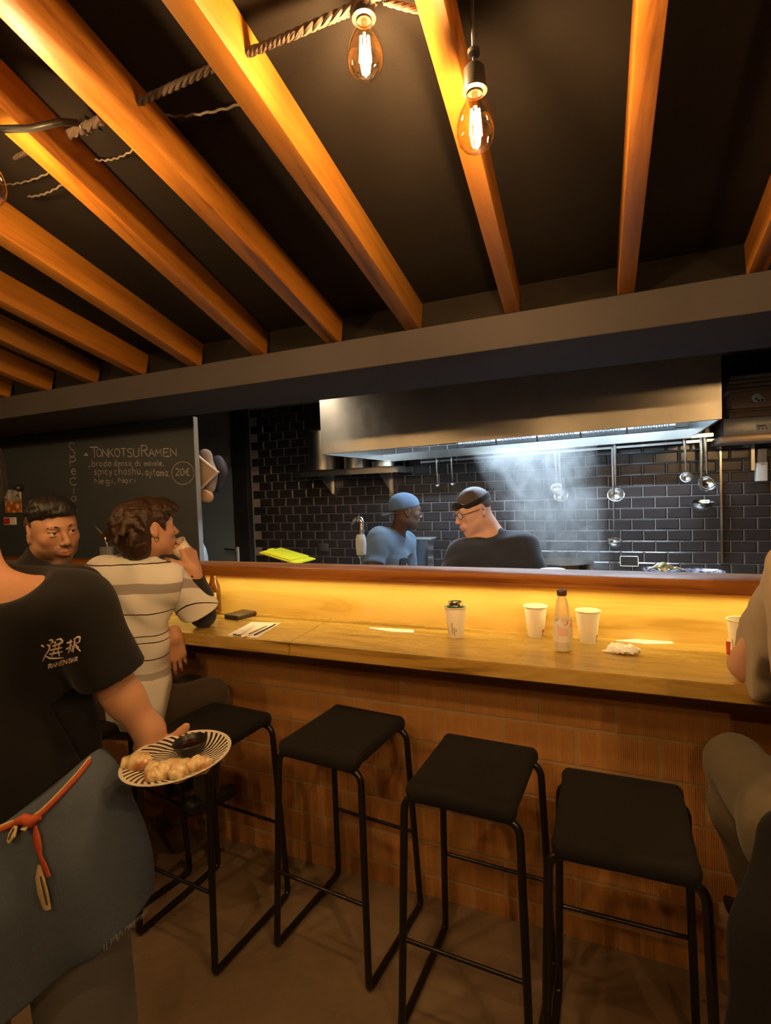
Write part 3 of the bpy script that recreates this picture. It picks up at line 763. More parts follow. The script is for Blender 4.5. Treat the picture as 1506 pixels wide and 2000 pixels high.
# ================================================================ bar stools
def make_stool():
    t = thing('bar_stool', '', 'stool', (0, 0, 0), 'black bar stools along the counter')
    r = .0115; HT = .700; W2, D2 = .165, .165      # top half sizes; feet splay to .185
    F2x = .188
    fm = M['black_metal']
    # front and rear bent frames: leg, corner, seat rail, corner, leg; each ends in the floor skid
    for nm, sy, fy in (('front_frame', -1, -.195), ('rear_frame', 1, .195)):
        ty = sy*D2
        pts = arc([(-F2x, fy, r+.03), (-W2-.004, ty, HT), (W2+.004, ty, HT), (F2x, fy, r+.03)], [.045, .045], 8)
        MB().use(fm).tube(pts, r, n=14, caps=True).obj(nm, parent=t)
    for s_ in (-1, 1):
        MB().use(fm).tube(arc([(s_*F2x, -.195, r+.032), (s_*(F2x+.002), -.199, r), (s_*(F2x+.002), .199, r), (s_*F2x, .195, r+.032)], [.02, .03], 6), r, n=14).obj('floor_skid', parent=t)
    for y, z in ((-.186, .275), (.186, .298)):
        MB().use(fm).tube([(-.182, y, z), (.182, y, z)], .0065, n=10).obj('footrest', parent=t)
    for s_ in (-1, 1):
        MB().use(fm).tube([(s_*.12, -D2, HT), (s_*.12, D2, HT)], .008, n=8).obj('seat_rail', parent=t)
    # padded seat: soft slab, slightly domed, edges rolled over the rails
    sd = SD().box((0, 0, .724), (.158, .178, .019), .017).add('f', lambda Q: .02*((Q[:, 1]/.178)**4)*0+.012*((Q[:, 0]/.158)**2)*(Q[:, 2] > .6)+.0006*np.sin(Q[:, 0]*31)*np.sin(Q[:, 1]*27), 0, 'f')
    sd = SD(); sd.box((0, 0, .726), (.160, .182, .022), .02)
    sd.box((0, -.168, .715), (.15, .014, .018), .013, k=.03); sd.box((0, .168, .715), (.15, .014, .018), .013, k=.03)
    sd.mesh('seat', .006, M['seat'], parent=t)
    MB().use(M['black_metal']).box((-.14, -.15, .698), (.14, .15, .706), .002).obj('seat_board', parent=t)
    return t
M['seat'] = fabric('stool_seat_fabric', (.011, .009, .008), weave=500, bump=.35, sheen=.02)
stool0 = make_stool()
ST = [(-1.445, 1.545, 4, 'black bar stool behind the held dumpling plate, next to the striped shirt guest'),
      (-.935, 1.685, 5, 'black bar stool pushed in below the seam of the counter'),
      (-.425, 1.590, 2, 'black bar stool in front of the cup with the can'),
      (-.010, 1.495, -1, 'nearest black bar stool with a small pale sticker on its front rail'),
      (-1.93, 1.52, 10, 'black bar stool under the guest in the striped shirt'),
      (-2.16, 1.07, 12, 'black bar stool hidden behind the waiter, under the guest looking round'),
      (.56, 1.52, -3, 'black bar stool at the right picture edge, mostly outside the frame')]
stools = []
for i, (x, y, a, lab) in enumerate(ST):
    o = stool0 if i == 0 else copy_thing(stool0)
    o.location = (x, y, 0); o.rotation_euler = (0, 0, -R(a)); o['label'] = lab; stools.append(o)
mb = MB().use(plain('label_sticker', (.6, .5, .45), .5)).tube([(-.018, -.165, .700), (.022, -.165, .700)], .0122, n=14)
st_ = mb.obj('sticker', smooth=True); st_.parent = stools[3]; st_['label'] = 'small pale sticker wrapped on the rail'

# ================================================================ things on the counter
def paper_cup(label, scale=1.0, prints=True, first={}):
    t = thing('paper_cup', label, 'cup', (0, 0, 0), 'paper cups on the counter')
    h, rt, rb = .118*scale, .041*scale, .028*scale
    prof = [(0, .006), (rb-.002, .006), (rb, .0), (rb+.0005, .001), (rt, h-.004)]
    mb = MB().use(M['cup']).lathe([(0, .006), (rb-.001, .005), (rb, 0), (rb+.001, .002), (rt-.0006, h-.006), (rt-.0018, h-.004), (rb-.0008, .008), (0, .0075)], 48); mb.obj('cup_wall', parent=t)
    MB().use(M['cup']).tube([((rt+.0006)*math.cos(a), (rt+.0006)*math.sin(a), h-.003) for a in np.linspace(0, 2*math.pi, 49)[:-1]], .0022, n=8, closed=True).obj('rolled_rim', parent=t)
    if prints:
        def patch(m_, a0, a1, z0, z1, nm):
            mb = MB().use(m_); n = 6
            for i in range(n):
                A, B = a0+(a1-a0)*i/n, a0+(a1-a0)*(i+1)/n
                rr = lambda z: rb+(rt-rb)*z/h+.0008
                mb.quad([(rr(z0)*math.cos(A), rr(z0)*math.sin(A), z0), (rr(z0)*math.cos(B), rr(z0)*math.sin(B), z0), (rr(z1)*math.cos(B), rr(z1)*math.sin(B), z1), (rr(z1)*math.cos(A), rr(z1)*math.sin(A), z1)])
            return mb.obj(nm, parent=t)
        if prints == 'red':
            patch(M['red'], -.75, -.30, .020, .032, 'red_print'); patch(M['grey'], -.72, -.40, .004, .018, 'barcode_print')
        else:
            for a in (-2.6, -2.35, -1.75, -1.5, -1.3): patch(M['dark'], a, a+.07, .018+.01*math.sin(a*9), .048+.012*math.cos(a*7), 'ink_stroke')
    return t
def put(t, px, py, z=ZC, rot=0): p = atz(px, py, z); t.location = (p.x, p.y, z); t.rotation_euler = (0, 0, rot); return t
put(paper_cup('tall paper cup left of the water bottle, open and empty', prints='red'), 1047, 1243, rot=.1)
put(paper_cup('tall paper cup right of the water bottle, beside the crumpled napkin', prints='red'), 1149, 1255, rot=.25)
canc = put(paper_cup('paper cup with inked strokes holding a green drink can', prints='ink'), 891, 1243)
put(paper_cup('paper cup at the right edge, half hidden by the beige sleeve', scale=1.02), 1450, 1282)
can = thing('drink_can', 'green and silver drink can standing inside the inked paper cup', 'can')
gm = plain('can_green', (.03, .16, .07), .3, .5)
MB().use(gm).lathe([(.0, .010), (.021, .010), (.0245, .016), (.0265, .04), (.0305, .10), (.0305, .118), (.030, .121)], 40).obj('can_body', parent=can)
mb = MB().use(M['steel_bright']).lathe([(.030, .121), (.027, .131), (.0275, .134), (.0262, .1345), (.0255, .130), (0, .130)], 40)
mb.obj('can_lid', parent=can)
MB().use(M['steel']).box((-.005, -.013, .1305), (.005, .010, .1325), .0008).lathe([(.004, .1305), (.009, .1305), (.009, .1325), (.004, .1325)], 16, Matrix.Translation((0, .008, 0))).obj('pull_tab', parent=can)
can.location = canc.location + V((0, 0, .0))
# water bottle
wb = thing('water_bottle', 'clear plastic water bottle with a dark cap and red-printed label', 'bottle')
cl = clear('clear_plastic', (.97, .95, .90), gloss=.9, alpha_mix=.16, body='FFFAF0')
prof = [(0, .003), (.018, .002), (.027, .004), (.0305, .012), (.0305, .02), (.0298, .024), (.0305, .028), (.0305, .115), (.028, .128), (.019, .165), (.0135, .187), (.0130, .196), (.0130, .204)]
MB().use(cl).lathe(prof, 48).obj('bottle_body', parent=wb)
wt = clear('water', (.93, .93, .90), gloss=.6, alpha_mix=.26, body='FFFAF2')
MB().use(wt).lathe([(0, .005), (.026, .006), (.0292, .013), (.0292, .058), (0, .058)], 40).obj('water', parent=wb)
MB().use(plain('bottle_cap', (.06, .03, .015), .4)).lathe([(.0155, .190), (.0165, .192), (.0165, .206), (.0150, .2085), (0, .2085)], 30).obj('cap', parent=wb)
lbm = clear('label_film', (1, .97, .93), gloss=.2, alpha_mix=.62, body='F6EEE2')
MB().use(lbm).lathe([(.0309, .036), (.0311, .037), (.0311, .104), (.0309, .105)], 48).obj('label', parent=wb)
lr = plain('label_red', (.75, .12, .03), .6)
def cyl_patch(mb, r_, a0, a1, z0, z1, n=5):
    for i in range(n):
        A, B = a0+(a1-a0)*i/n, a0+(a1-a0)*(i+1)/n
        mb.quad([(r_*math.cos(A), r_*math.sin(A), z0), (r_*math.cos(B), r_*math.sin(B), z0), (r_*math.cos(B), r_*math.sin(B), z1), (r_*math.cos(A), r_*math.sin(A), z1)])
mb = MB().use(lr); rn = random.Random(4)
for row in range(7):
    a = -2.45; z = .094-row*.0052-(0 if row < 2 else .004)
    while a < -1.35:
        wd = rn.uniform(.04, .13); cyl_patch(mb, .0315, a, min(a+wd, -1.35), z, z+(.0035 if row == 0 else .0022), 2); a += wd+.035
for k in range(3): cyl_patch(mb, .0315, -1.15, -.75, .088+k*.005, .0905+k*.005, 3)
cyl_patch(mb, .0315, -1.5, -1.3, .098, .104, 2); cyl_patch(mb, .0315, -1.47, -1.33, .106, .110, 2)
mb.obj('label_print', parent=wb)
MB().use(lbm).lathe([(0, 0), (.022, 0), (.022, .0006), (0, .0006)], 24, Matrix.Translation((-.006, -.0285, .103)) @ Matrix.Rotation(R(78), 4, 'X') @ Matrix.Diagonal((1, .75, 1, 1))).obj('label_badge', parent=wb)
put(wb, 1100, 1271, rot=.45)
# beer bottle
bb = thing('beer_bottle', 'brown glass beer bottle with a pale label by the guest with the cup', 'bottle')
am = NT('amber_glass'); tr = am.n('BsdfTransparent'); tr.inputs[0].default_value = (.60, .33, .07, 1); gl_ = am.n('BsdfGlossy'); gl_.inputs['Roughness'].default_value = .06
df = am.n('BsdfDiffuse'); df.inputs[0].default_value = (.16, .075, .015, 1); m1 = am.n('MixShader'); m1.inputs[0].default_value = .35; am.l(tr.outputs[0], m1.inputs[1]); am.l(df.outputs[0], m1.inputs[2])
lw = am.n('LayerWeight'); lw.inputs[0].default_value = .3; m2 = am.n('MixShader'); am.l(am.math('ADD', am.math('MULTIPLY', lw.outputs['Facing'], .4), .04), m2.inputs[0]); am.l(m1.outputs[0], m2.inputs[1]); am.l(gl_.outputs[0], m2.inputs[2]); am.l(m2.outputs[0], am.out.inputs['Surface'])
MB().use(am.m).lathe([(0, .003), (.024, .001), (.030, .006), (.0305, .012), (.0305, .118), (.028, .135), (.020, .155), (.0155, .172), (.0135, .20), (.0130, .222), (.0145, .224), (.0145, .232), (.012, .233), (.0105, .230), (.0105, .2)], 44).obj('bottle_glass', parent=bb)
mb = MB().use(plain('beer_label', (.62, .52, .38), .7)); cyl_patch(mb, .0309, -2.7, -.5, .035, .105, 20); mb.obj('label', parent=bb)
mb = MB().use(plain('beer_label_print', (.42, .26, .12), .7)); cyl_patch(mb, .0312, -1.9, -1.4, .065, .085, 6); cyl_patch(mb, .0312, -2.0, -1.3, .045, .050, 6); mb.obj('label_print', parent=bb)
put(bb, 420, 1197)
# wallet
p = atz(470, 1205, ZC)
o = MB().use(plain('wallet_leather', (.045, .022, .012), .45, bump=.2, bscale=120)).box((-.048, -.058, 0), (.048, .058, .022), .006, seg=3).obj('wallet')
mb = MB().use(M['dark']).box((-.0485, -.05, .009), (.0485, .0585, .013), .001); q_ = mb.obj('fold', smooth=False); q_.parent = o
o.location = (p.x, p.y, ZC); o.rotation_euler = (0, 0, R(-12)); tag(o, 'thick dark brown wallet lying on the counter near the beer bottle', 'wallet')
# paper placemat with open sleeve and chopsticks
def flat_poly(pts, z, th, m_, name, parent=None):
    q = [atz(a, b, z) for a, b in pts]; mb = MB().use(m_)
    mb.prism([(v.x, v.y) for v in q], th, Matrix.Translation((0, 0, z))); return mb.obj(name, parent=parent, smooth=False)
pm = flat_poly([(443, 1241), (493, 1215), (548, 1217), (502, 1246)], ZC, .0012, M['paper'], 'placemat'); tag(pm, 'sheet of white paper under the chopsticks near the wallet', 'paper')
cm = plain('chopstick_wood', (.045, .030, .018), .5)
def stick(a, b, z, r, m_, name, label=None, cat='chopstick', grp=None):
    A, B = atz(*a, z), atz(*b, z); A.z = B.z = z; o = MB().use(m_).tube([A, B], [r, r*.7], n=8).obj(name)
    if label: tag(o, label, cat, grp)
    return o
stick((497, 1240), (538, 1219), ZC+.0052, .0036, cm, 'chopstick', 'dark chopstick lying along the right side of the paper sheet', grp='chopsticks on the paper sheet')
stick((487, 1238), (521, 1222), ZC+.0048, .0032, plain('pale_stick', (.30, .25, .18), .6), 'chopstick', 'pale thin chopstick beside the dark one on the paper sheet', grp='chopsticks on the paper sheet')
nsl = SD(); a_, b_ = atz(466, 1239, ZC+.006), atz(494, 1222, ZC+.006)
nsl.cap(a_, b_, .009, .011, flat=((0, 0, 1), .45)).cap(atz(474, 1243, ZC+.005), atz(482, 1240, ZC+.006), .008, .008, k=.012, flat=((0, 0, 1), .5)).add('f', folds(.0012, 240, 3), 0, 'f')
o = nsl.mesh('chopstick_sleeve', .002, M['paper']); tag(o, 'crumpled torn paper sleeve lying on the paper sheet', 'paper')
stick((456, 1239), (470, 1241), ZC+.005, .0035, cm, 'chopstick', 'short dark stick end poking from the crumpled sleeve', grp='chopsticks on the paper sheet')
o = flat_poly([(719, 1228), (725, 1227), (808, 1232), (809, 1237), (765, 1235)], ZC, .004, M['paper'], 'chopstick_sleeve'); tag(o, 'white paper chopstick sleeve lying alone left of the can cup', 'paper')
o = flat_poly([(1202, 1252), (1250, 1249), (1310, 1252), (1316, 1258), (1262, 1259)], ZC, .003, M['paper'], 'chopstick_sleeve'); tag(o, 'white paper chopstick sleeve lying behind the crumpled napkin', 'paper')
# crumpled napkin
c = atz(1220, 1275, ZC); sd = SD().ell((c.x, c.y, ZC+.012), (.046, .036, .013)).ell((c.x+.02, c.y-.006, ZC+.014), (.022, .022, .014), k=.01).ell((c.x-.02, c.y+.012, ZC+.012), (.026, .018, .016), k=.01)
sd.cap((c.x-.04, c.y-.012, ZC+.006), (c.x-.066, c.y-.010, ZC+.004), .01, .004, k=.02).cap((c.x-.03, c.y+.03, ZC+.008), (c.x-.05, c.y+.044, ZC+.010), .01, .003, k=.02)
def crump(Q):
    return .005*np.abs(np.sin(Q[:, 0]*95+Q[:, 1]*70+2*np.sin(Q[:, 1]*60)))+.004*np.abs(np.sin(Q[:, 0]*60-Q[:, 1]*110+Q[:, 2]*90+1.5*np.sin(Q[:, 0]*55)))-.004
sd.add('f', crump, 0, 'f').half((0, 0, ZC+.0005), (0, 0, -1), k=.002, op='x')
tag(sd.mesh('napkin', .0022, M['paper']), 'crumpled white napkin on the counter right of the cups', 'napkin')
# small blue patterned bowl behind the right cup
def china(name, label, loc, r_, h_, rim_blue=True, group=None, pat=30):
    t = NT('blue_china_'+name); co = t.coord(); n = t.noise(co, pat, 3, .6, 2.0)
    t.set(Base_Color=t.mix(t.ramp(n, [(.46, 0.0), (.52, 1.0)]), (.55, .58, .62), (.03, .07, .28)), Roughness=.15)
    o = MB().use(t.m).lathe([(0, .004), (r_*.45, .003), (r_*.5, 0), (r_*.56, .003), (r_*.8, h_*.45), (r_, h_), (r_*.985, h_+.002), (r_*.78, h_*.5+.004), (r_*.5, .009), (0, .008)], 48).obj(name)
    o.location = loc; return tag(o, label, 'plate' if h_ < .03 else 'bowl', group)
p = atz(1433, 1264, ZC); china('bowl', 'small blue and white bowl tucked behind the right-hand paper cup', (p.x+.008, p.y+.03, ZC), .036, .022)
# ================================================================ behind the ledge
p = aty(1296, 1105, 2.40); PZ = 1.231
china('plate', 'blue and white plate heaped with pale leaves behind the ledge', (p.x, 2.40, PZ), .078, .020)
lf = plain('leaf_pale', (.42, .50, .26), .5, var=.4, scale=60); lf2 = plain('leaf_cream', (.66, .62, .40), .5)
lt = thing('salad_heap', 'pale green and white leaves heaped on the blue plate', 'food')
rn = random.Random(5)
for k in range(16):
    a = rn.uniform(0, 6.28); rr = rn.uniform(0, .052); x, y = p.x+rr*math.cos(a), 2.40+rr*math.sin(a)*.8; z = PZ+.014+rn.uniform(0, .022)*(1-rr/.07)
    a2 = rn.uniform(0, 6.28); L = rn.uniform(.022, .036); mb = MB().use(lf if k % 3 else lf2)
    mb.tube([(x-L*math.cos(a2), y-L*math.sin(a2), z), (x, y, z+.012), (x+L*math.cos(a2), y+L*math.sin(a2), z+.002)], [.004, .012, .005], n=8, flat=.45); mb.obj('leaf', parent=lt)
p = aty(1371, 1112, 2.38); china('plate', 'empty blue and white plate behind the ledge beside the leafy one', (p.x, 2.38, PZ), .080, .018, pat=45)
p = aty(1079, 1104, 2.62)
p = aty(1079, 1104, 2.385); wbz = MB().use(M['white_plastic']).lathe([(0, 0), (.03, 0), (.050, .009), (.053, .012), (.048, .010), (.028, .004), (0, .004)], 40).obj('bowl'); wbz.location = (p.x, 2.385, 1.231); tag(wbz, 'white bowl rim just showing over the ledge by the steam', 'bowl')
# range with the steaming pot
rg = thing('cooking_range', 'steel range hidden behind the ledge under the hood', 'range')
MB().use(plain('range_steel', (.60, .60, .60), .45, .3)).box((-.72, 3.05, .0), (.20, 3.60, .88), .005).obj('cabinet', parent=rg, smooth=False)
MB().use(plain('range_top', (.55, .55, .55), .4, .3)).box((-.70, 3.07, .88), (.18, 3.58, .90), .004).obj('hob', parent=rg, smooth=False)
sp_ = thing('stock_pot', 'big steaming steel pot on the range behind the ledge', 'pot')
MB().use(M['steel_bright']).lathe([(0, 0), (.17, 0), (.175, .006), (.175, .25), (.18, .252), (.172, .25), (.17, .01), (0, .008)], 48).obj('pot_body', parent=sp_)
MB().use(plain('broth', (.35, .25, .14), .2)).lathe([(0, .19), (.17, .19), (.17, .188), (0, .188)], 32).obj('broth', parent=sp_)
sp_.location = (-.32, 3.32, .90)
# steam
t = NT('steam'); t.t.nodes.remove(t.b); vs = t.n('VolumeScatter'); vs.inputs['Color'].default_value = (1, 1, 1, 1); vs.inputs['Anisotropy'].default_value = .2
tc = t.n('TexCoord'); co = t.coord('Object', scale=(1.4, 1.4, 1.0)); n = t.noise(co, 4.2, 5, .62, 1.2)
sx = t.n('SeparateXYZ'); t.l(tc.outputs['Object'], sx.inputs[0])
# soft plume: narrow at the pot, leaning left and widening upward, fading at the top
zz = t.math('SUBTRACT', sx.outputs['Z'], 1.10)
cx_ = t.math('ADD', t.math('MULTIPLY', zz, -.30), -.28)
dx_ = t.math('SUBTRACT', sx.outputs['X'], cx_); dy_ = t.math('SUBTRACT', sx.outputs['Y'], 3.42)
rr_ = t.math('ADD', t.math('MULTIPLY', dx_, dx_), t.math('MULTIPLY', dy_, dy_))
wd_ = t.math('ADD', t.math('MULTIPLY', zz, .20), .25)
q_ = t.math('SUBTRACT', 1.0, t.math('DIVIDE', rr_, t.math('MULTIPLY', wd_, wd_)), clamp=True)
top_ = t.math('SUBTRACT', 1.0, t.math('MULTIPLY', zz, .9), clamp=True)
den = t.math('MULTIPLY', t.math('MULTIPLY', t.math('SUBTRACT', n, .40, clamp=True), q_), top_)
den = t.math('MULTIPLY', den, 28.0, clamp=False); t.l(den, vs.inputs['Density']); t.l(vs.outputs[0], t.out.inputs['Volume'])
t.m.volume_intersection_method = 'FAST' if hasattr(t.m, 'volume_intersection_method') else None if False else t.m.volume_intersection_method if hasattr(t.m, 'volume_intersection_method') else None
st = MB().use(t.m).box((-.85, 3.02, 1.09), (.12, 3.92, 1.84)).obj('steam', smooth=False); tag(st, 'soft plume of steam rising in front of the tiles right of the cook with glasses', 'steam'); st['kind'] = 'stuff'
# hand blender
hb = thing('hand_blender', 'steel and grey hand blender standing upright left of the capped cook', 'blender')
a, b = aty(704, 1013, 2.98), aty(706, 1086, 2.98); bx = b.x; top = a.z
gb = plain('blender_grip', (.34, .36, .36), .35)
MB().use(M['steel_bright']).lathe([(0, .90), (.028, .90), (.03, .93), (.010, .96), (.010, b.z-.02), (.024, b.z)], 24, Matrix.Translation((bx, 2.98, 0))).obj('shaft', parent=hb)
MB().use(gb).lathe([(.018, b.z), (.030, b.z+.01), (.034, b.z+.07), (.032, b.z+.11), (.024, b.z+.135), (0, b.z+.137)], 28, Matrix.Translation((bx, 2.98, 0))).obj('motor_grip', parent=hb)
MB().use(M['steel_bright']).tube(arc([(bx+.004, 2.98, b.z+.13), (bx+.008, 2.98, top-.005), (bx-.04, 2.98, top+.002), (bx-.052, 2.98, top-.035)], [.02, .02]), [.020]*1+[.020]*7+[.012]*7+[.006] , n=14).obj('handle', parent=hb)
MB().use(plain('blender_badge', (.75, .55, .25), .4)).box((bx+.012, 2.958, b.z+.165), (bx+.022, 2.9625, b.z+.205), .001).obj('badge', parent=hb, smooth=False)
# yellow lid on its tub
yb = thing('storage_tub', 'white tub with its yellow lid tilted open, left end of the kitchen', 'tub')
a, b = aty(527, 1077, 2.95), aty(598, 1098, 2.95)
MB().use(M['white_plastic']).box((a.x+.02, 2.81, .90), (b.x, 3.09, b.z-.03), .01).obj('tub', parent=yb)
L_ = (b-a).length; ang = math.atan2(a.z-b.z, b.x-a.x)
mb = MB().use(M['yellow']).box((0, -.12, 0), (L_, .12, .010), .004).box((.01, -.11, .010), (L_-.05, .11, .018), .004).box((-.004, -.03, -.006), (.02, .03, .020), .003)
mb.obj('lid', parent=yb); ld = bpy.data.objects[-1] if False else [o for o in bpy.data.objects if o.parent == yb and o.name.startswith('lid')][0]
ld.rotation_euler = (0, ang, 0); ld.location = (a.x, 2.95, a.z)
# grey lidded container beside the capped cook
gc = thing('food_container', 'dark steel lidded container right of the capped cook', 'container')
a, b = aty(788, 1054, 3.55), aty(829, 1056, 3.55)
MB().use(M['steel']).lathe([(0, 0), (.075, 0), (.08, .01), (.098, a.z-.915), (.095, a.z-.915), (0, a.z-.917)], 4, Matrix.Rotation(R(45), 4, 'Z')).obj('container_body', parent=gc, smooth=False)
MB().use(plain('grey_lid', (.16, .16, .16), .4)).box((-.085, -.085, a.z-.915), (.085, .085, a.z-.903), .003).obj('lid', parent=gc)
gc.location = ((a.x+b.x)/2, 3.72, .90)
pl = MB().use(M['white_plastic']).box((0, 0, 0), (.09, .05, .012), .003).obj('tray'); p = aty(825, 1099, 3.5)
pl.location = (p.x-.04, 3.66, .90); tag(pl, 'small white tray on the worktop right of the capped cook', 'tray')

# ================================================================ blackboard and its writing
bx1 = aty(387, 990, 2.4).x
bd = thing('blackboard', 'large blackboard with the chalked special of the day', 'blackboard')
MB().use(M['board']).box((-4.6, 2.400, 0), (bx1-.006, 2.425, 2.075)).obj('board', parent=bd, smooth=False)
MB().use(plain('edge_strip', (.22, .22, .23), .45, .3)).box((bx1-.006, 2.396, 0), (bx1, 2.429, 2.075), .001).obj('edge_strip', parent=bd, smooth=False)
# single-stroke letters on a 4 x 6 grid
GL = {'T': [[(0, 6), (4, 6)], [(2, 6), (2, 0)]], 'O': [[(2, 6), (.6, 5.2), (0, 3), (.6, .8), (2, 0), (3.4, .8), (4, 3), (3.4, 5.2), (2, 6)]], 'N': [[(0, 0), (0, 6), (4, 0), (4, 6)]],
      'K': [[(0, 6), (0, 0)], [(3.6, 6), (0, 2.6)], [(1.2, 3.6), (4, 0)]], 'S': [[(3.8, 5.2), (2.6, 6), (1, 5.8), (.3, 4.6), (1.2, 3.4), (2.9, 2.7), (3.8, 1.5), (3, .3), (1.4, 0), (.1, .9)]],
      'U': [[(0, 6), (0, 1.6), (.8, .2), (2.6, 0), (3.8, 1.2), (4, 6)]], 'R': [[(0, 0), (0, 6), (2.6, 6), (3.7, 5), (3.4, 3.7), (0, 3)], [(1.6, 3), (4, 0)]], 'A': [[(0, 0), (2, 6), (4, 0)], [(.7, 2.2), (3.4, 2.2)]],
      'M': [[(0, 0), (.4, 6), (2, 2.2), (3.7, 6), (4.2, 0)]], 'E': [[(3.8, 6), (0, 6), (0, 0), (3.9, 0)], [(0, 3.1), (3, 3.2)]], 'P': [[(0, 0), (0, 6), (2.8, 6), (3.8, 4.8), (3, 3.3), (0, 2.8)]],
      'C': [[(3.8, 5.2), (2.4, 6), (.7, 5), (0, 3), (.8, .8), (2.4, 0), (3.9, .9)]], 'I': [[(1, 6), (1, 0)]], 'L': [[(0, 6), (0, 0), (3.6, 0)]],
      'a': [[(3, 3.6), (1.4, 4), (.1, 2.4), (.8, .3), (2.2, .2), (3, 1.6), (3.1, 3.8), (3.2, .3)]], 'b': [[(0, 6.6), (0, 0)], [(0, 1), (1.4, 0), (3, .9), (3, 2.8), (1.6, 3.8), (0, 2.8)]], 'r': [[(0, 3.8), (.2, 0)], [(.2, 2.4), (1.2, 3.7), (2.4, 3.6)]],
      'o': [[(1.5, 3.9), (.2, 2.8), (.3, .9), (1.6, 0), (3, .9), (3, 2.9), (1.5, 3.9)]], 'd': [[(3, 6.6), (3, 0)], [(3, 2.8), (1.6, 3.8), (.1, 2.6), (.3, .6), (1.6, 0), (3, 1)]], 'e': [[(.2, 2.1), (3, 2.3), (2.6, 3.7), (1.2, 3.9), (.1, 2.2), (.6, .5), (2, 0), (3.1, .7)]],
      'n': [[(0, 3.8), (0, 0)], [(0, 2.6), (1.4, 3.8), (2.8, 3.2), (3, 0)]], 's': [[(2.7, 3.4), (1.2, 3.9), (.3, 2.9), (2.2, 1.8), (2.6, .7), (1.2, 0), (0, .5)]], 'i': [[(.6, 3.8), (.7, 0)], [(.6, 5.2), (.7, 5.4)]], 'm': [[(0, 3.8), (0, 0)], [(0, 2.8), (1.1, 3.8), (2, 3), (2, 0)], [(2, 2.8), (3.1, 3.8), (4, 3), (4, 0)]],
      'l': [[(.6, 6.6), (.7, .4), (1.4, 0)]], 'p': [[(0, 3.8), (0, -2.4)], [(0, 2.8), (1.4, 3.9), (3, 2.9), (2.8, .8), (1.4, 0), (0, .9)]], 'c': [[(2.8, 3.2), (1.4, 3.9), (.1, 2.5), (.4, .6), (1.8, 0), (2.9, .7)]], 'y': [[(0, 3.8), (1.5, .5)], [(3, 3.8), (.6, -2.4)]],
      'h': [[(0, 6.6), (0, 0)], [(0, 2.6), (1.5, 3.8), (2.8, 3), (3, 0)]], 'u': [[(0, 3.8), (.2, .8), (1.4, 0), (2.8, 1)], [(2.9, 3.8), (3.1, 0)]], 'j': [[(1, 3.8), (1, -1.4), (0, -2.3)], [(1, 5.2), (1.1, 5.4)]], 't': [[(1, 6), (1.1, .5), (2, 0)], [(0, 4), (2.4, 4)]],
      'g': [[(2.9, 3.2), (1.4, 3.9), (.1, 2.4), (.8, .4), (2.2, .4), (2.9, 1.6)], [(2.9, 3.8), (3, -1.4), (1.6, -2.5), (0, -1.8)]], ',': [[(.8, .6), (.3, -1)]], '_': [[(0, 0), (3.4, 0)]], '2': [[(.2, 4.8), (1.6, 6), (3.4, 5), (3, 3.2), (0, 0), (3.9, .1)]], '0': [[(2, 6), (.4, 4.6), (.3, 1.4), (1.8, 0), (3.5, 1.2), (3.5, 4.8), (2, 6)]],
      'E$': [], '€': [[(4, 5.4), (2.4, 6), (.9, 4.4), (.9, 1.6), (2.4, 0), (4, .6)], [(0, 3.7), (3, 3.7)], [(0, 2.4), (2.8, 2.4)]]}
WDT = {'i': 1.6, 'I': 1.8, 'l': 1.8, ',': 1.6, ' ': 2.4, 'j': 1.8, 't': 2.8, 'r': 2.8, 'm': 4.6, 'M': 4.8, '€': 4.6}
def ribbon(mb, pts, w_):
    P = []
    for a, b in zip(pts, pts[1:]):
        n = 3
        for k in range(n): P.append(a.lerp(b, k/n))
    P.append(pts[-1])
    L, Rr = [], []
    for i, p in enumerate(P):
        t_ = (P[min(i+1, len(P)-1)]-P[max(i-1, 0)]); t_ = V((t_.x, 0, t_.z)).normalized() if t_.length > 0 else V((1, 0, 0))
        nrm = V((-t_.z, 0, t_.x)); ww = w_*(.75+.5*random.random()); L.append(mb.bm.verts.new(p+nrm*ww/2)); Rr.append(mb.bm.verts.new(p-nrm*ww/2))
    for i in range(len(P)-1): mb._new([mb.bm.faces.new((L[i], L[i+1], Rr[i+1], Rr[i]))])
def write(mb, text, px, py, hpx, wpx, slope=0.0, yw=2.3985, wgt=.0045, jit=.18, caps=1.0):
    # px,py: lower left corner; hpx capital height; wpx total width (all as seen), laid on the board plane
    tot = sum(WDT.get(c, 3.9)+.9 for c in text); x = 0
    base = aty(px, py, yw); e = aty(px+wpx, py+slope*wpx, yw); tp = aty(px, py-hpx, yw)
    ux = (e-base)/tot; uz = V((0, 0, (tp-base).z/6))
    for i, ch in enumerate(text):
        jy = random.uniform(-jit, jit)
        for st_ in GL.get(ch, []):
            pts = [base+ux*(x+a)+uz*(b+jy)*(1.0) for a, b in st_]
            for p in pts: p.y = yw
            ribbon(mb, pts, wgt*random.uniform(.85, 1.15))
        x += WDT.get(ch, 3.9)+.9
mb = MB().use(M['chalk'])
for ch, (px, py, h) in zip('SPeCIaL', ((135, 892, 28), (137, 911, 18), (139, 927, 17), (137, 948, 15), (142, 965, 11), (139, 979, 15), (141, 996, 12))):
    write(mb, ch, px, py, h, 15 if ch != 'I' else 6, wgt=.0055)
mb.obj('chalk_column', parent=bd, smooth=False); mb = MB().use(M['chalk'])
write(mb, 'T', 177, 893, 20, 19, wgt=.006); write(mb, 'ONKOTSU', 189, 893, 16, 85, -.015, wgt=.0055); write(mb, 'R', 277, 892, 22, 15, wgt=.006); write(mb, 'AMEN', 291, 892, 15, 56, -.02, wgt=.0055)
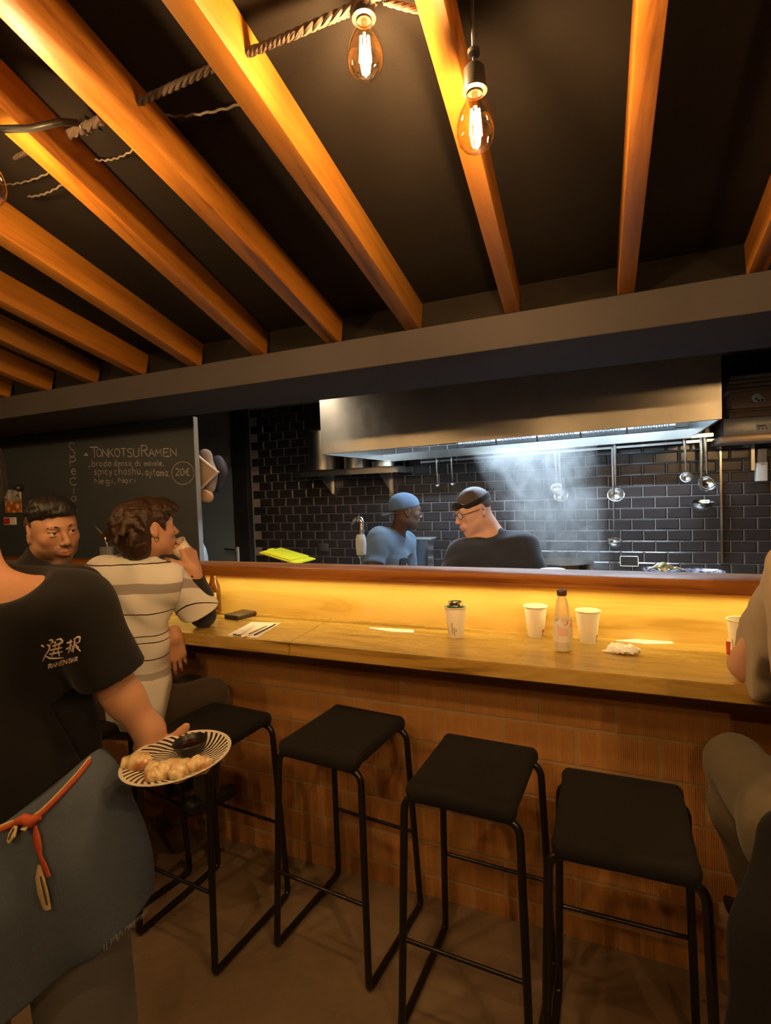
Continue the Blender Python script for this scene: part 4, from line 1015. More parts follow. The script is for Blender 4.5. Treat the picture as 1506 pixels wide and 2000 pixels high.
mb.obj('chalk_heading', parent=bd, smooth=False); mb = MB().use(M['chalk'])
write(mb, '_brodo', 172, 911, 12, 48, -.01); write(mb, 'denso', 223, 910, 11, 36); write(mb, 'di', 264, 910, 11, 13); write(mb, 'maiale,', 282, 910, 10, 40, -.02)
write(mb, 'spicy', 184, 927, 13, 38, -.02); write(mb, 'chashu,', 224, 928, 15, 58, -.03); write(mb, 'ajitama,', 284, 929, 14, 50, .03)
write(mb, 'Negi,', 185, 945, 11, 44, -.02); write(mb, 'Nori', 232, 943, 10, 36, -.01)
mb.obj('chalk_lines', parent=bd, smooth=False); mb = MB().use(M['chalk'])
tri = [aty(163, 890, 2.3985), aty(173, 890, 2.3985), aty(168, 884, 2.3985)]; mb.quad(tri)
cc = aty(357, 924, 2.3985); rx = (aty(379, 924, 2.3985)-cc).x; rz_ = (cc-aty(357, 946, 2.3985)).z
ribbon(mb, [V((cc.x+rx*math.cos(a), 2.3985, cc.z+rz_*math.sin(a))) for a in np.linspace(.3, 6.6, 28)], .0035)
write(mb, '20€', 343, 929, 14, 31, .0)
wr = mb.obj('chalk_price', parent=bd, smooth=False)
# pictures pinned at the board's left
def pic_mat():
    t = NT('food_photo'); co = t.coord(); n = t.noise(co, 16, 4, .6, 1.5); v = t.n('TexVoronoi'); t.l(co, v.inputs[0]); v.inputs['Scale'].default_value = 22
    sx = t.n('SeparateXYZ'); tcx = t.n('TexCoord'); t.l(tcx.outputs['Object'], sx.inputs[0])
    a = t.ramp(n, [(.3, '20242C'), (.45, '6A7080'), (.6, 'C8C0B0')]); b = t.ramp(v.outputs[0], [(.1, 'F0DCC0'), (.35, 'D08848'), (.6, '9A5A28')])
    t.set(Base_Color=t.mix(t.math('GREATER_THAN', sx.outputs['Z'], 1.632), b, a), Roughness=.4); return t.m
a, b = aty(7, 957, 2.39), aty(41, 1001, 2.39)
tag(MB().use(pic_mat()).box((a.x, 2.392, b.z), (b.x, 2.400, a.z), .001).obj('food_poster', smooth=False), 'small food photo poster pinned at the left of the blackboard', 'poster')
a, b = aty(6, 1011, 2.39), aty(30, 1025, 2.39)
o = MB().use(M['white_plastic']).box((a.x, 2.392, b.z), (b.x, 2.400, a.z), .001).obj('small_sign', smooth=False); tag(o, 'small white and red sign below the food poster', 'sign')
q_ = MB().use(plain('sign_red', (.5, .02, .02), .5)).box((a.x+.004, 2.3905, b.z+.005), ((a.x+b.x)/2+.005, 2.392, a.z-.005)).obj('red_field', parent=o, smooth=False)
o = MB().use(M['dark']).lathe([(0, 0), (.022, 0), (.024, -.03), (.012, -.045), (0, -.045)], 24, Matrix.Translation(aty(43, 953, 2.4)) @ Matrix.Rotation(R(-90), 4, 'X')).obj('wall_spotlight'); tag(o, 'small black wall spotlight above the food poster', 'lamp')
# things hanging past the board's end
hg = thing('paper_rack', 'white triangular paper rack hanging on the end of the blackboard', 'rack')
c0_, c1_, c2_ = aty(383, 888, 2.47), aty(426, 922, 2.47), aty(388, 958, 2.47)
mb = MB().use(plain('rack_white', (.42, .36, .32), .5))
mb.tube([c0_, c1_, c2_, ], .009, n=8); mb.obj('frame', parent=hg)
mb = MB().use(plain('rack_paper', (.30, .22, .18), .8)); mb.prism([(c0_.x, c0_.z), (c1_.x-.02, c1_.z), (c2_.x, c2_.z)], .02, Matrix(((1, 0, 0, 0), (0, 0, 1, 2.475), (0, 1, 0, 0), (0, 0, 0, 1)))); mb.obj('paper', parent=hg, smooth=False)
def cloth_blob(name, pts, m_, label, cat, y, h=.006, fl=.35, fr=40):
    sd = SD()
    for (px, py, r_) in pts: q = aty(px, py, y); sd.ell(q, (r_, .02, r_), k=.05)
    sd.add('f', folds(.004, fr, 2), 0, 'f'); return tag(sd.mesh(name, h, m_), label, cat)
cloth_blob('cloth', [(401, 895, .055), (412, 925, .05), (410, 950, .045)], plain('cloth_light', (.22, .19, .19), .8), 'pale rounded cloth hanging behind the paper rack', 'cloth', 2.53)
cloth_blob('cap', [(425, 905, .05), (430, 925, .055), (424, 950, .04)], plain('cap_navy', (.018, .025, .05), .7), 'dark navy cap hanging behind the pale cloth', 'cap', 2.60)
cloth_blob('glove', [(395, 965, .035), (408, 970, .03)], plain('glove_tan', (.34, .20, .12), .7), 'tan oven glove hanging lowest behind the rack', 'glove', 2.50)
q = aty(395, 1092, 2.5)
o = MB().use(plain('blue_white_plastic', (.30, .40, .45), .4)).lathe([(0, -.20), (.045, -.20), (.043, 0), (.035, .05), (.018, .09), (0, .10)], 32, Matrix.Translation((q.x-.012, 2.50, q.z+.01))).obj('paper_roll'); tag(o, 'pale bluish rounded roll standing behind the ledge by the board end', 'roll')
o = MB().use(M['steel']).box((q.x-.06, 2.43, 0), (q.x+.05, 2.60, q.z-.192), .003).obj('corner_cabinet'); tag(o, 'narrow steel cabinet behind the board end carrying the roll', 'cabinet')
# ================================================================ the dish in the waiter's hand
pc = atd(347, 1489, 1.06)
def dish_mat():
    t = NT('swirl_china'); tc = t.n('TexCoord'); sx = t.n('SeparateXYZ'); t.l(tc.outputs['Object'], sx.inputs[0])
    x, y = sx.outputs['X'], sx.outputs['Y']; r_ = t.math('SQRT', t.math('ADD', t.math('MULTIPLY', x, x), t.math('MULTIPLY', y, y)))
    an = t.math('ARCTAN2', y, x); an = t.math('ADD', an, t.math('MULTIPLY', r_, -9.0))
    s_ = t.math('SINE', t.math('MULTIPLY', an, 40)); k = t.math('GREATER_THAN', s_, .15); k = t.math('MULTIPLY', k, t.math('LESS_THAN', r_, .098))
    t.set(Base_Color=t.mix(k, (.62, .56, .46), (.012, .008, .006)), Roughness=.18); return t.m
ds = thing('dinner_plate', 'round plate with black swirl stripes held out by the waiter', 'plate')
MB().use(dish_mat()).lathe([(0, 0), (.055, 0), (.06, -.004), (.064, -.004), (.066, .001), (.092, .009), (.1045, .013), (.105, .0145), (.104, .0155), (.092, .0125), (.066, .005), (0, .004)], 72).obj('china', parent=ds)
ds.location = pc; ds.rotation_euler = (R(3), R(-3), 0)
PM = Matrix.Translation(pc) @ Euler(ds.rotation_euler).to_matrix().to_4x4()
def on_plate(px, py, dz=.004):
    # point on the plate's surface seen at px, py
    o_, d = PM.inverted() @ C0, (PM.inverted().to_3x3() @ ray(px, py)); t_ = (dz-o_.z)/d.z; return o_+d*t_
gm_ = None
def gy_mat():
    t = NT('gyoza_dough'); co = t.coord(); n = t.noise(co, 45, 4, .6, .6); n2 = t.noise(co, 26, 3)
    t.set(Base_Color=t.mix(t.ramp(n2, [(.46, 0.0), (.62, .9)]), t.mix(n, (.58, .42, .20), (.78, .64, .38)), (.34, .13, .03)), Roughness=.28, Subsurface_Weight=.15, Subsurface_Radius=(.01, .005, .003), Subsurface_Scale=.5)
    t.bump(t.noise(co, 160, 3), .2, .002); return t.m
GM = gy_mat()
for i, (px, py, ang, sc_, lab) in enumerate(((268, 1496, 20, 1.05, 'leftmost pan-fried dumpling on the striped plate'), (298, 1514, -40, .95, 'dumpling leaning against the leftmost one'),
                                      (329, 1509, 80, 1.0, 'browned dumpling in the middle, in front of the sauce bowl'), (356, 1509, 105, 1.0, 'dumpling right of the middle with a crisp brown side'),
                                      (386, 1500, 30, .95, 'rightmost pan-fried dumpling on the striped plate'))):
    q = on_plate(px, py, .010); sd = SD(); N = 9
    pts = [(.0215*math.sin(a), -.013+.013*math.cos(a)) for a in np.linspace(-1.25, 1.25, N)]
    for k in range(N-1):
        r0, r1 = [.0116*math.cos(a*1.08)*1.0+.0020 for a in (np.linspace(-1.25, 1.25, N)[k], np.linspace(-1.25, 1.25, N)[k+1])]
        sd.cap((*pts[k], .009), (*pts[k+1], .009), r0, r1, k=.008)
    for k in range(N-1):   # pleated fin along the outer curve
        sd.cap((pts[k][0]*1.30, pts[k][1]+.004+.0034*(-1)**k, .0255-.42*abs(pts[k][0])), (pts[k+1][0]*1.30, pts[k+1][1]+.004-.0034*(-1)**k, .0255-.42*abs(pts[k+1][0])), .0022, .0022, k=.007)
    sd.add('f', lambda Q: .0009*np.sin(Q[:, 0]*330), 0, 'f')
    o = sd.mesh('gyoza', .0016, GM); o.matrix_world = Matrix.Translation(pc) @ Euler(ds.rotation_euler).to_matrix().to_4x4() @ Matrix.Translation((q.x, q.y, .003)) @ Matrix.Rotation(R(ang), 4, 'Z') @ Matrix.Rotation(R(-18), 4, 'X') @ Matrix.Scale(sc_*1.04, 4)
    tag(o, lab, 'dumpling', 'dumplings on the striped plate')
q = on_plate(374, 1470, .006)
sb = thing('sauce_bowl', 'small black bowl of dark sauce on the striped plate', 'bowl')
MB().use(plain('black_stoneware', (.018, .016, .014), .35)).lathe([(0, 0), (.018, 0), (.022, .003), (.0305, .014), (.0345, .026), (.0335, .0275), (.0325, .026), (.028, .014), (.02, .006), (0, .005)], 48).obj('stoneware', parent=sb)
MB().use(plain('soy_sauce', (.02, .008, .003), .04)).lathe([(0, .018), (.0293, .018), (.0293, .0175), (0, .0175)], 32).obj('sauce', parent=sb)
sb.location = PM @ V((q.x, q.y, .0045)); sb.rotation_euler = ds.rotation_euler

# ================================================================ people: shared pieces
def skin(name, c, rough=.5):
    t = NT(name); at = t.n('Attribute'); at.attribute_name = 'Col'; co = t.coord(); n = t.noise(co, 30, 4); n2 = t.noise(co, 300, 3)
    c = lin(c) if isinstance(c, str) else c
    base = t.mix(n, tuple(x*.9 for x in c), tuple(min(1, x*1.1) for x in c)); base = t.mix(1.0, base, at.outputs[0], 'MULTIPLY')
    t.set(Base_Color=base, Roughness=rough, Subsurface_Weight=.12, Subsurface_Radius=(.02, .008, .004), Subsurface_Scale=.4, Specular_IOR_Level=.4)
    t.bump(n2, .12, .001); return t.m
def hair_mat(name, c, dirs=(1, 1, .12), sc=70):
    t = NT(name); co = t.coord(scale=dirs); n = t.noise(co, sc, 4, .6, 1.0); c = lin(c) if isinstance(c, str) else c
    t.set(Base_Color=t.mix(n, tuple(x*.4 for x in c), tuple(min(1, x*1.6) for x in c)), Roughness=.45, Specular_IOR_Level=.35); t.bump(n, .6, .006); return t.m
def head(sd, F, wide=1.0, jaw=1.0, nose=1.0, ear=True, neck=None, mouth=0.0):
    """F: frame at head centre, +Y face, +Z crown, +X the person's right"""
    S = lambda x, y, z: (x*wide, y, z)
    sd.ell((0, -.012, .038), (.076*wide, .094, .082), M4=F)
    sd.ell((0, .018, -.012), (.066*wide, .074, .085), k=.03, M4=F)
    sd.ell((0, .034, -.066), (.046*wide*jaw, .052, .040), k=.03, M4=F)
    for s_ in (-1, 1):
        sd.ell(S(s_*.044*jaw, .008, -.058), (.022, .034, .028), k=.03, M4=F)
        sd.ell(S(s_*.043, .056, -.016), (.020, .022, .020), k=.02, M4=F)
    sd.ell((0, .068, -.098), (.024*jaw, .020, .017), k=.02, M4=F)
    sd.cap(S(-.030, .080, .030), S(.030, .080, .030), .010, k=.02, M4=F)
    for s_ in (-1, 1):
        sd.ell(S(s_*.031, .094, .010), (.019, .013, .0115), k=.010, op='-', M4=F)
        sd.ell(S(s_*.031, .078, .017), (.0155, .0135, .0058), k=.003, M4=F)       # upper lid
        sd.ell(S(s_*.031, .079, .001), (.0150, .0115, .0045), k=.004, M4=F)       # lower lid
    sd.cap((0, .086, .022), (0, .108*1, -.022), .0075, .0105, k=.010, M4=F)
    sd.ell((0, .110, -.026), (.0105*nose, .0115, .0095), k=.006, M4=F)
    for s_ in (-1, 1): sd.ell((s_*.0115*nose, .099, -.030), (.0075, .010, .0075), k=.005, M4=F); sd.ell((s_*.006, .106, -.0385), (.0035, .005, .004), k=.003, op='-', M4=F)
    sd.ell((0, .086, -.058), (.028, .016, .018), k=.014, M4=F)
    sd.cap((-.021, .089, -.0585), (0, .0985, -.0570), .0030, .0056, k=.005, M4=F).cap((.021, .089, -.0585), (0, .0985, -.0570), .0030, .0056, k=.003, M4=F)
    sd.cap((-.018, .089, -.0665), (0, .0965, -.0690), .0032, .0066, k=.005, M4=F).cap((.018, .089, -.0665), (0, .0965, -.0690), .0032, .0066, k=.003, M4=F)
    sd.cap((-.021, .098, -.0628), (.021, .098, -.0628), .0012+mouth, k=.003, op='-', M4=F)
    if ear:
        for s_ in (-1, 1):
            E_ = F @ Matrix.Translation((s_*.0745*wide, -.010, .000)) @ Matrix.Rotation(R(s_*-22), 4, 'Z') @ Matrix.Rotation(R(8), 4, 'X')
            sd.ell((0, 0, .004), (.0075, .019, .030), k=.006, M4=E_).ell((s_*.001, .002, -.022), (.006, .010, .012), k=.008, M4=E_)
            sd.ell((s_*.009, .003, .006), (.006, .011, .019), k=.004, op='-', M4=E_).ell((s_*.004, .007, -.003), (.004, .004, .007), k=.004, M4=E_)
    return sd
def face_paint(F, lips=(1.0, .62, .58), stubble=0, brow=None, lowz=-.02):
    Fi = np.array(F.inverted())
    def f(P):
        q = P@Fi[:3, :3].T+Fi[:3, 3]; c = np.ones((len(P), 3)); front = q[:, 1] > .075
        d = np.sqrt((q[:, 0]/.023)**2+((q[:, 2]+.0630)/.0105)**2); k = np.clip(1.25-d, 0, .25)*4*front; c = c*(1-k[:, None]*(1-np.array(lips)))
        if stubble:
            k = np.clip((-.040-q[:, 2])/.02, 0, 1)*np.clip((q[:, 1]-.0)/.04, 0, 1)*np.clip((q[:, 2]+.125)/.01, 0, 1)*np.clip(d-1.1, 0, .3)/.3*stubble
            mu = np.clip(1-np.abs(q[:, 2]+.046)/.007, 0, 1)*(np.abs(q[:, 0]) < .026)*front*min(1, stubble*1.4)
            gt = np.clip(1.3-np.sqrt((q[:, 0]/.02)**2+((q[:, 2]+.094)/.018)**2), 0, .3)/.3*(q[:, 1] > .06)*min(1, stubble*1.3)
            k = np.maximum(k, np.maximum(mu, gt)); c = c*(1-k[:, None]*.72)
        ck = np.exp(-((np.abs(q[:, 0])-.045)**2+(q[:, 2]+.02)**2)/.0005)*(q[:, 1] > .02); c[:, 1] *= 1-.10*ck; c[:, 2] *= 1-.10*ck
        return c
    return f
def eyes(F, parent, iris='2A1608', wide=1.0, look=(0, 0)):
    wm = M.setdefault('eye_white', plain('eye_white', (.55, .50, .46), .12)); im = M.setdefault('iris', plain('iris', lin(iris), .08))
    for s_ in (-1, 1):
        G_ = F @ Matrix.Translation((s_*.031*wide, .0745, .009)) @ Matrix.Rotation(R(look[0]), 4, 'Z') @ Matrix.Rotation(R(look[1]), 4, 'X') @ Matrix.Rotation(R(-90), 4, 'X')
        r_ = .0122; mb = MB().use(wm).lathe([(r_*math.sin(a), r_*math.cos(a)) for a in np.linspace(.44, math.pi, 14)], 24, G_)
        mb.use(im).lathe([(r_*math.sin(a), r_*math.cos(a)+.0003) for a in np.linspace(0, .46, 7)], 24, G_); mb.obj('eye', parent=parent)
def brows(F, parent, m_, wide=1.0, r_=.0032):
    for s_ in (-1, 1):
        MB().use(m_).tube([F @ V((s_*x*wide, y, z)) for x, y, z in ((.012, .0915, .0275), (.024, .0905, .0325), (.036, .0855, .0335), (.048, .074, .0285))], [r_*.8, r_, r_*.9, r_*.35], n=8, flat=.9).obj('eyebrow', parent=parent)
def hand(sd, F, side, curls=(30, 30, 30, 30), thumb=(35, 20), sc=1.0, spread=4, tcurl=25, tr=1.0, tl=1.0):
    """F: wrist frame, +Y to the fingertips, -Z the palm; side +1 thumb at +X, -1 thumb at -X"""
    S = Matrix.Scale(sc, 4); T = lambda p: F @ (S @ V(p))
    def C(a, b, ra, rb, k): sd.cap(T(a), T(b), ra*sc, rb*sc, k=k)
    base = [(.031, .086), (.0105, .092), (-.010, .088), (-.029, .078)]; ln = [.070, .078, .072, .056]; rad = [.0088, .0090, .0085, .0075]
    C((0, -.03, 0), (0, .005, 0), .025, .024, .02)
    for (bx_, by_) in base: C((side*bx_*.45, .010, 0), (side*bx_, by_-.006, 0), .0155, .0115, .016)
    C((side*.012, .03, -.008), (side*.026, .05, -.006), .015, .013, .012); C((-side*.018, .03, -.006), (-side*.024, .062, -.004), .014, .011, .012)
    for i, (bx_, by_) in enumerate(base):
        p = V((side*bx_, by_, 0)); a = 0; az = R(spread*(1.4-i))*side
        for j, (fr, cu) in enumerate(((.46, 1.0), (.30, 1.25), (.24, .75))):
            a += R(curls[i]*cu*.8); d = V((math.sin(az)*math.cos(a), math.cos(az)*math.cos(a), -math.sin(a))); q = p+d*ln[i]*fr
            C(p, q, rad[i]*(1-.08*j), rad[i]*(.93-.10*j), .0045 if j else .006); p = q
    p = V((side*.020, .020, -.006)); az, el = R(thumb[0]), R(thumb[1])
    for j, (L_, r0, r1) in enumerate(((.042, .0145, .0115), (.034, .0112, .0098), (.026, .0098, .0078))):
        d = V((side*math.sin(az)*math.cos(el), math.cos(az)*math.cos(el), -math.sin(el))); q = p+d*L_*tl; C(p, q, r0*tr, r1*tr, .010 if j == 0 else .004); p = q; az -= R(tcurl*.6); el += R(tcurl*.35)
    return sd
def rebase(o, loc):
    loc = V(loc); o.data.transform(Matrix.Translation(-loc)); o.location = loc
    for c in bpy.data.objects:
        if c.parent == o: c.matrix_parent_inverse = Matrix.Translation(-loc)
# ================================================================ people
FH = V((c_f.x, c_f.y, 0)).normalized(); RH = V((FH.y, -FH.x, 0))      # away from the photographer, and to the right
def Dir(r_, f_, u_=0): return (RH*r_+FH*f_+V((0, 0, u_))).normalized()
def torso(sd, pel, wai, che, nb, sl, sr, fd, inf=0, w=(.150, .135, .150), fl=.66, hip=True):
    f_ = (fd, fl)
    sd.cap(pel, wai, w[0]+inf, w[1]+inf, k=.03, flat=f_).cap(wai, che, w[1]+inf, w[2]+inf, k=.05, flat=f_)
    m_ = (V(sl)+V(sr))/2
    sd.cap(sl, sr, .056+inf, k=.06).cap(V(nb)*.75+m_*.25, V(sl)*.85+m_*.15, .045+inf, .040+inf, k=.05).cap(V(nb)*.75+m_*.25, V(sr)*.85+m_*.15, .045+inf, .040+inf, k=.05)
    for s_ in (sl, sr): sd.cap(V(s_)*.8+V(che)*.2, V(che)*.8+V(s_)*.2, .07+inf, .09+inf, k=.06)
def arm(sd, sh, el, wr, r=(.056, .043, .044, .029), inf=0, k=.03):
    sd.cap(sh, el, r[0]+inf, r[1]+inf, k=k)
    if wr is not None:
        mid = V(el).lerp(V(wr), .3); sd.cap(el, mid, r[1]+inf, r[2]+inf, k=.02).cap(mid, wr, r[2]+inf, r[3]+inf, k=.02)
def neck(sd, F, nb, r_=.056, inf=0, k=.03): sd.cap(F @ V((0, -.020, -.045)), nb, r_+inf-.003, r_+inf, k=k)
SK1 = skin('skin_warm', (.50, .26, .15)); SK2 = skin('skin_tan', (.36, .185, .105)); SK3 = skin('skin_fair', (.56, .31, .22)); SK4 = skin('skin_deep', (.085, .045, .030))
HB = hair_mat('hair_black', (.010, .008, .007)); HBr = hair_mat('hair_brown', (.034, .016, .008), dirs=(1, 1, .3), sc=90); HS = hair_mat('hair_shaved', (.055, .038, .028), dirs=(1, 1, 1), sc=260)
CB = fabric('black_cotton', (.008, .0068, .0066), weave=700, bump=.2, sheen=.08)

# ---------------------------------------------------------------- the waiter, close at the left
fd = Dir(.22, -1)
shL, shR = atd(150, 1180, 1.10), atd(-240, 1190, 1.06); nb = atd(-62, 1122, 1.11)
che, wai, pel = atd(-12, 1290, 1.12), atd(20, 1450, 1.13), atd(45, 1600, 1.12)
F1 = frame(atd(-118, 938, 1.10), Dir(-.5, -1, -.1))
elb, wri = atd(226, 1340, 1.13), atd(292, 1428, 1.15)
sd = SD(); head(sd, F1); neck(sd, F1, nb, .062); torso(sd, pel, wai, che, nb, shL, shR, fd, -.012)
arm(sd, shL, elb, wri, (.050, .036, .036, .029)); elR = atd(-300, 1420, 1.1); arm(sd, shR, elR, atd(-200, 1560, .95), (.058, .046, .045, .031))
hf = V((pc.x-wri.x, pc.y-wri.y, 0)).normalized()
HF = frame(V((wri.x, wri.y, pc.z-.018)), hf, (0, 0, -1)); wr2 = HF @ V((0, 0, 0))
sd.cap(wri, HF @ V((0, .01, 0)), .030, .026, k=.02)
hand(sd, HF, 1, curls=(10, 6, 6, 10), thumb=(62, 34), spread=12, tcurl=18, sc=.98, tr=1.15, tl=.64)
hand(sd, frame(atd(-200, 1560, .95), Dir(.5, -.3, -.8), Dir(-1, -.3, 0)), 1, curls=(35, 35, 35, 35))
P1 = sd.mesh('person', .0045, SK1, paint=face_paint(F1))
tag(P1, 'person in black printed t-shirt and denim apron holding out a plate', 'person')
eyes(F1, P1); brows(F1, P1, HB)
hs = SD().ell((0, -.016, .046), (.083, .100, .086), M4=F1).ell((0, -.05, -.01), (.079, .065, .07), k=.03, M4=F1).half((0, .055, -.005), (0, 1, -.9), k=.01, M4=F1).half((0, 0, -.075), (0, 0, -1), k=.01, M4=F1)
hs.add('f', folds(.003, 160, 1, (1, 1, .4)), 0, 'f'); hs.mesh('hair', .004, HB, P1)
ts = SD(); torso(ts, atd(48, 1650, 1.12), wai, che, nb, shL, shR, fd, .006, w=(.165, .158, .162))
se = shL.lerp(elb, .80); sx_ = (elb-shL).normalized()
ts.cap(shL, shL.lerp(elb, .92), .064, .068, k=.04); se2 = shR.lerp(elR, .8); ts.cap(shR, shR.lerp(elR, .9), .068, .072, k=.04)
def hem(sdx, a, d, reach=.12):
    a_, d_ = np.array(a), np.array(V(d).normalized())
    # box aligned with the sleeve
    f_ = V(d).normalized(); Fm = frame(V(a)+f_*.101, f_, (0.1, 0.2, 1) if abs(f_.z) < .9 else (0, 1, 0))
    sdx.box((0, 0, 0), (reach, .10, reach), .004, k=.004, op='-', M4=Fm)
hem(ts, shL.lerp(elb, .86), (elb-shL)+V((0, 0, .02)), .085); hem(ts, shR.lerp(elR, .86), elR-shR, .09)
ts.cap(shL.lerp(elb, .80), shL.lerp(elb, 1.05), .048, .052, k=.006, op='-')
# round neckline
nk = atd(-26, 1100, 1.04); ts.ell(atd(-42, 1100, 1.03), (.122, .11, .078), k=.012, op='-'); ts.cap(nb, F1 @ V((0, 0, -.05)), .066, .075, k=.01, op='-')
ts.half(atd(45, 1640, 1.12), (0, 0, -1), k=.004, op='-')
fw = folds(.0085, 24, 11, (1, 1, .5)); ts.add('f', fw, 0, 'f')
tee = ts.mesh('t_shirt', .005, CB, P1)
# chest print: two brushed characters and the words below
prn = plain('shirt_print', (.62, .50, .38), .8, var=.1)
def on_shirt(px, py, dep=.90):
    o_ = np.array(C0); d = np.array(ray(px, py)); t_ = dep
    for _ in range(60): t_ = min(t_+float(ts(np.array([o_+d*t_]))[0])*.7, 1.4)
    return V(o_+d*(t_-.0022))
def brush(mb, pts, w_):
    P = [on_shirt(*p) for p in pts]; Q = []
    for a, b in zip(P, P[1:]):
        for k in range(4): Q.append(a.lerp(b, k/4))
    Q.append(P[-1]); n = len(Q); mb.tube(Q, [w_*(.45+.9*math.sin(math.pi*min(1, (i+1.2)/(n+.8))**.8))*.0011 for i in range(n)], n=8, flat=1.0)
mb = MB().use(prn)
K1 = [[(81, 1260), (86, 1264)], [(92, 1259), (97, 1262), (96, 1270), (88, 1281), (83, 1292)], [(96, 1251), (101, 1250), (104, 1254), (98, 1258)], [(110, 1250), (118, 1248), (122, 1252), (113, 1258)], [(103, 1262), (123, 1255)], [(108, 1254), (107, 1270)], [(117, 1256), (113, 1272)],
      [(99, 1270), (121, 1265)], [(97, 1278), (122, 1273)], [(105, 1272), (101, 1284)], [(114, 1272), (116, 1282)], [(88, 1281), (98, 1286), (112, 1286), (124, 1285)]]
K2 = [[(131, 1256), (142, 1253)], [(138, 1250), (137, 1268), (133, 1276)], [(130, 1268), (141, 1261)], [(144, 1249), (152, 1244), (156, 1245), (155, 1254), (147, 1257)], [(146, 1250), (145, 1262), (139, 1273)], [(148, 1258), (151, 1266), (157, 1272)], [(143, 1262), (143, 1274)], [(147, 1264), (154, 1264)]]
for st_ in K1+K2: brush(mb, st_, 1.25)
mb.obj('printed_characters', parent=P1)['label'] = 'pale brushed characters printed on the chest'
mb = MB().use(prn)
def word(txt, px, py, h_, w_, slope):
    tot = sum(WDT.get(c, 3.9)+.9 for c in txt); x = 0
    for ch in txt:
        for st_ in GL.get(ch, []):
            pts = [(px+w_*(x+a)/tot, py+slope*w_*(x+a)/tot-h_*b/6) for a, b in st_]; P = [on_shirt(*p) for p in pts]; mb.tube(P, .0011, n=6)
        x += WDT.get(ch, 3.9)+.9
GL['B'] = [[(0, 0), (0, 6), (2.8, 6), (3.4, 4.6), (2.6, 3.2), (0, 3)], [(2.6, 3.2), (3.9, 1.8), (3, 0), (0, 0)]]
word('RAMEN', 95, 1306, 8, 37, -.27); word('BAR', 135, 1295, 8, 17, -.27)
mb.obj('printed_words', parent=P1)['label'] = 'small pale words printed under the characters'
# apron
AP = NT('denim_apron'); co = AP.coord(); n = AP.noise(co, 5, 5, .6); n2 = AP.noise(AP.coord(scale=(1, 1, .3)), 420, 3); n3 = AP.noise(co, 600, 2)
AP.set(Base_Color=AP.mix(AP.math('MULTIPLY', n2, .5), AP.mix(n, (.070, .090, .125), (.145, .175, .225)), (.030, .042, .062)), Roughness=.9, Specular_IOR_Level=.2); AP.bump(n3, .3, .0015)
ap = SD(); a0, a1 = atd(60, 1560, 1.11), atd(55, 1930, 1.10)
ap.cap(a0, atd(58, 1700, 1.10), .172, .205, k=.04, flat=(fd, .70)).cap(atd(58, 1700, 1.10), a1, .200, .225, k=.06, flat=(fd, .66))
ap.cap(atd(150, 1560, 1.06), atd(212, 1800, 1.04), .05, .058, k=.09).cap(atd(-90, 1650, 1.05), atd(-110, 1880, 1.02), .06, .08, k=.09)
# slanted waist line and slanted hem
def plane3(p, q, dirn, sgn): n_ = (V(q)-V(p)).cross(V(dirn)).normalized(); return V(p), n_*sgn
w1_, w2_ = atd(0, 1622, 1.0), atd(190, 1468, 1.0); n_ = (w2_-w1_).cross(FH).normalized(); n_ = n_ if n_.z > 0 else -n_
ap.half(w1_, n_, k=.003, op='x'); h1_, h2_ = atd(10, 1985, 1.0), atd(292, 1785, 1.0); n_ = (h2_-h1_).cross(FH).normalized(); n_ = n_ if n_.z < 0 else -n_
ap.half(h1_, n_, k=.004, op='x')
ap.add('f', folds(.013, 19, 4, (1.6, 1.6, .45)), 0, 'f').add('f', folds(.0035, 42, 9, (1, 1, .4)), 0, 'f')
apo = ap.mesh('apron', .005, AP.m, P1)
def on_sd(sdx, px, py, dep=.8, off=.002):
    o_ = np.array(C0); d = np.array(ray(px, py)); t_ = dep
    for _ in range(80): t_ += float(sdx(np.array([o_+d*t_]))[0])*.6
    return V(o_+d*(min(t_, 1.3)-off))
apron_t = SD(); apron_t.p = [q for q in ap.p if q[3] != 'x']
red_m = plain('cord_red', (.42, .07, .02), .8, var=.3, scale=80); crm = plain('cord_cream', (.55, .42, .20), .8, var=.25, scale=80)
mb = MB().use(red_m)
pp = [(-30, 1632), (0, 1621), (22, 1612), (42, 1606), (62, 1603), (80, 1590), (100, 1571), (124, 1546), (150, 1518), (176, 1486)]
mb.tube([on_sd(apron_t, *p, off=.006) for p in pp], .0042, n=8); mb.use(crm).tube([on_sd(apron_t, p[0], p[1]-7, off=.004) for p in pp], .0026, n=8)
mb.use(red_m).tube([on_sd(apron_t, *p, off=.012) for p in ((30, 1606), (45, 1600), (60, 1605), (78, 1595))], [.006, .010, .011, .006], n=10)
mb.obj('apron_strings', parent=P1)['label'] = 'red and cream striped strings knotted at the front'
mb = MB().use(red_m).tube([on_sd(apron_t, *p, off=.010) for p in ((68, 1612), (71, 1635), (75, 1655), (78, 1672), (86, 1690), (95, 1712))], [.004, .0095, .0090, .005, .007, .006], n=10, flat=.5)
mb.use(crm).tube([on_sd(apron_t, *p, off=.008) for p in ((76, 1690), (78, 1715), (84, 1745), (92, 1775))], [.004, .012, .014, .010], n=10, flat=.4)
mb.use(crm).tube([on_sd(apron_t, *p, off=.014) for p in ((32, 1612), (24, 1630), (16, 1645))], [.005, .011, .005], n=10, flat=.5).tube([on_sd(apron_t, *p, off=.014) for p in ((42, 1618), (50, 1618), (62, 1603))], [.004, .007, .005], n=10, flat=.5)
for pts in (((79, 1712), (85, 1740), (92, 1768)), ((90, 1720), (98, 1745), (103, 1762)), ((27, 1618), (21, 1630), (17, 1640))): mb.use(M['dark']).tube([on_sd(apron_t, *p, off=.0205) for p in pts], .0013, n=6)
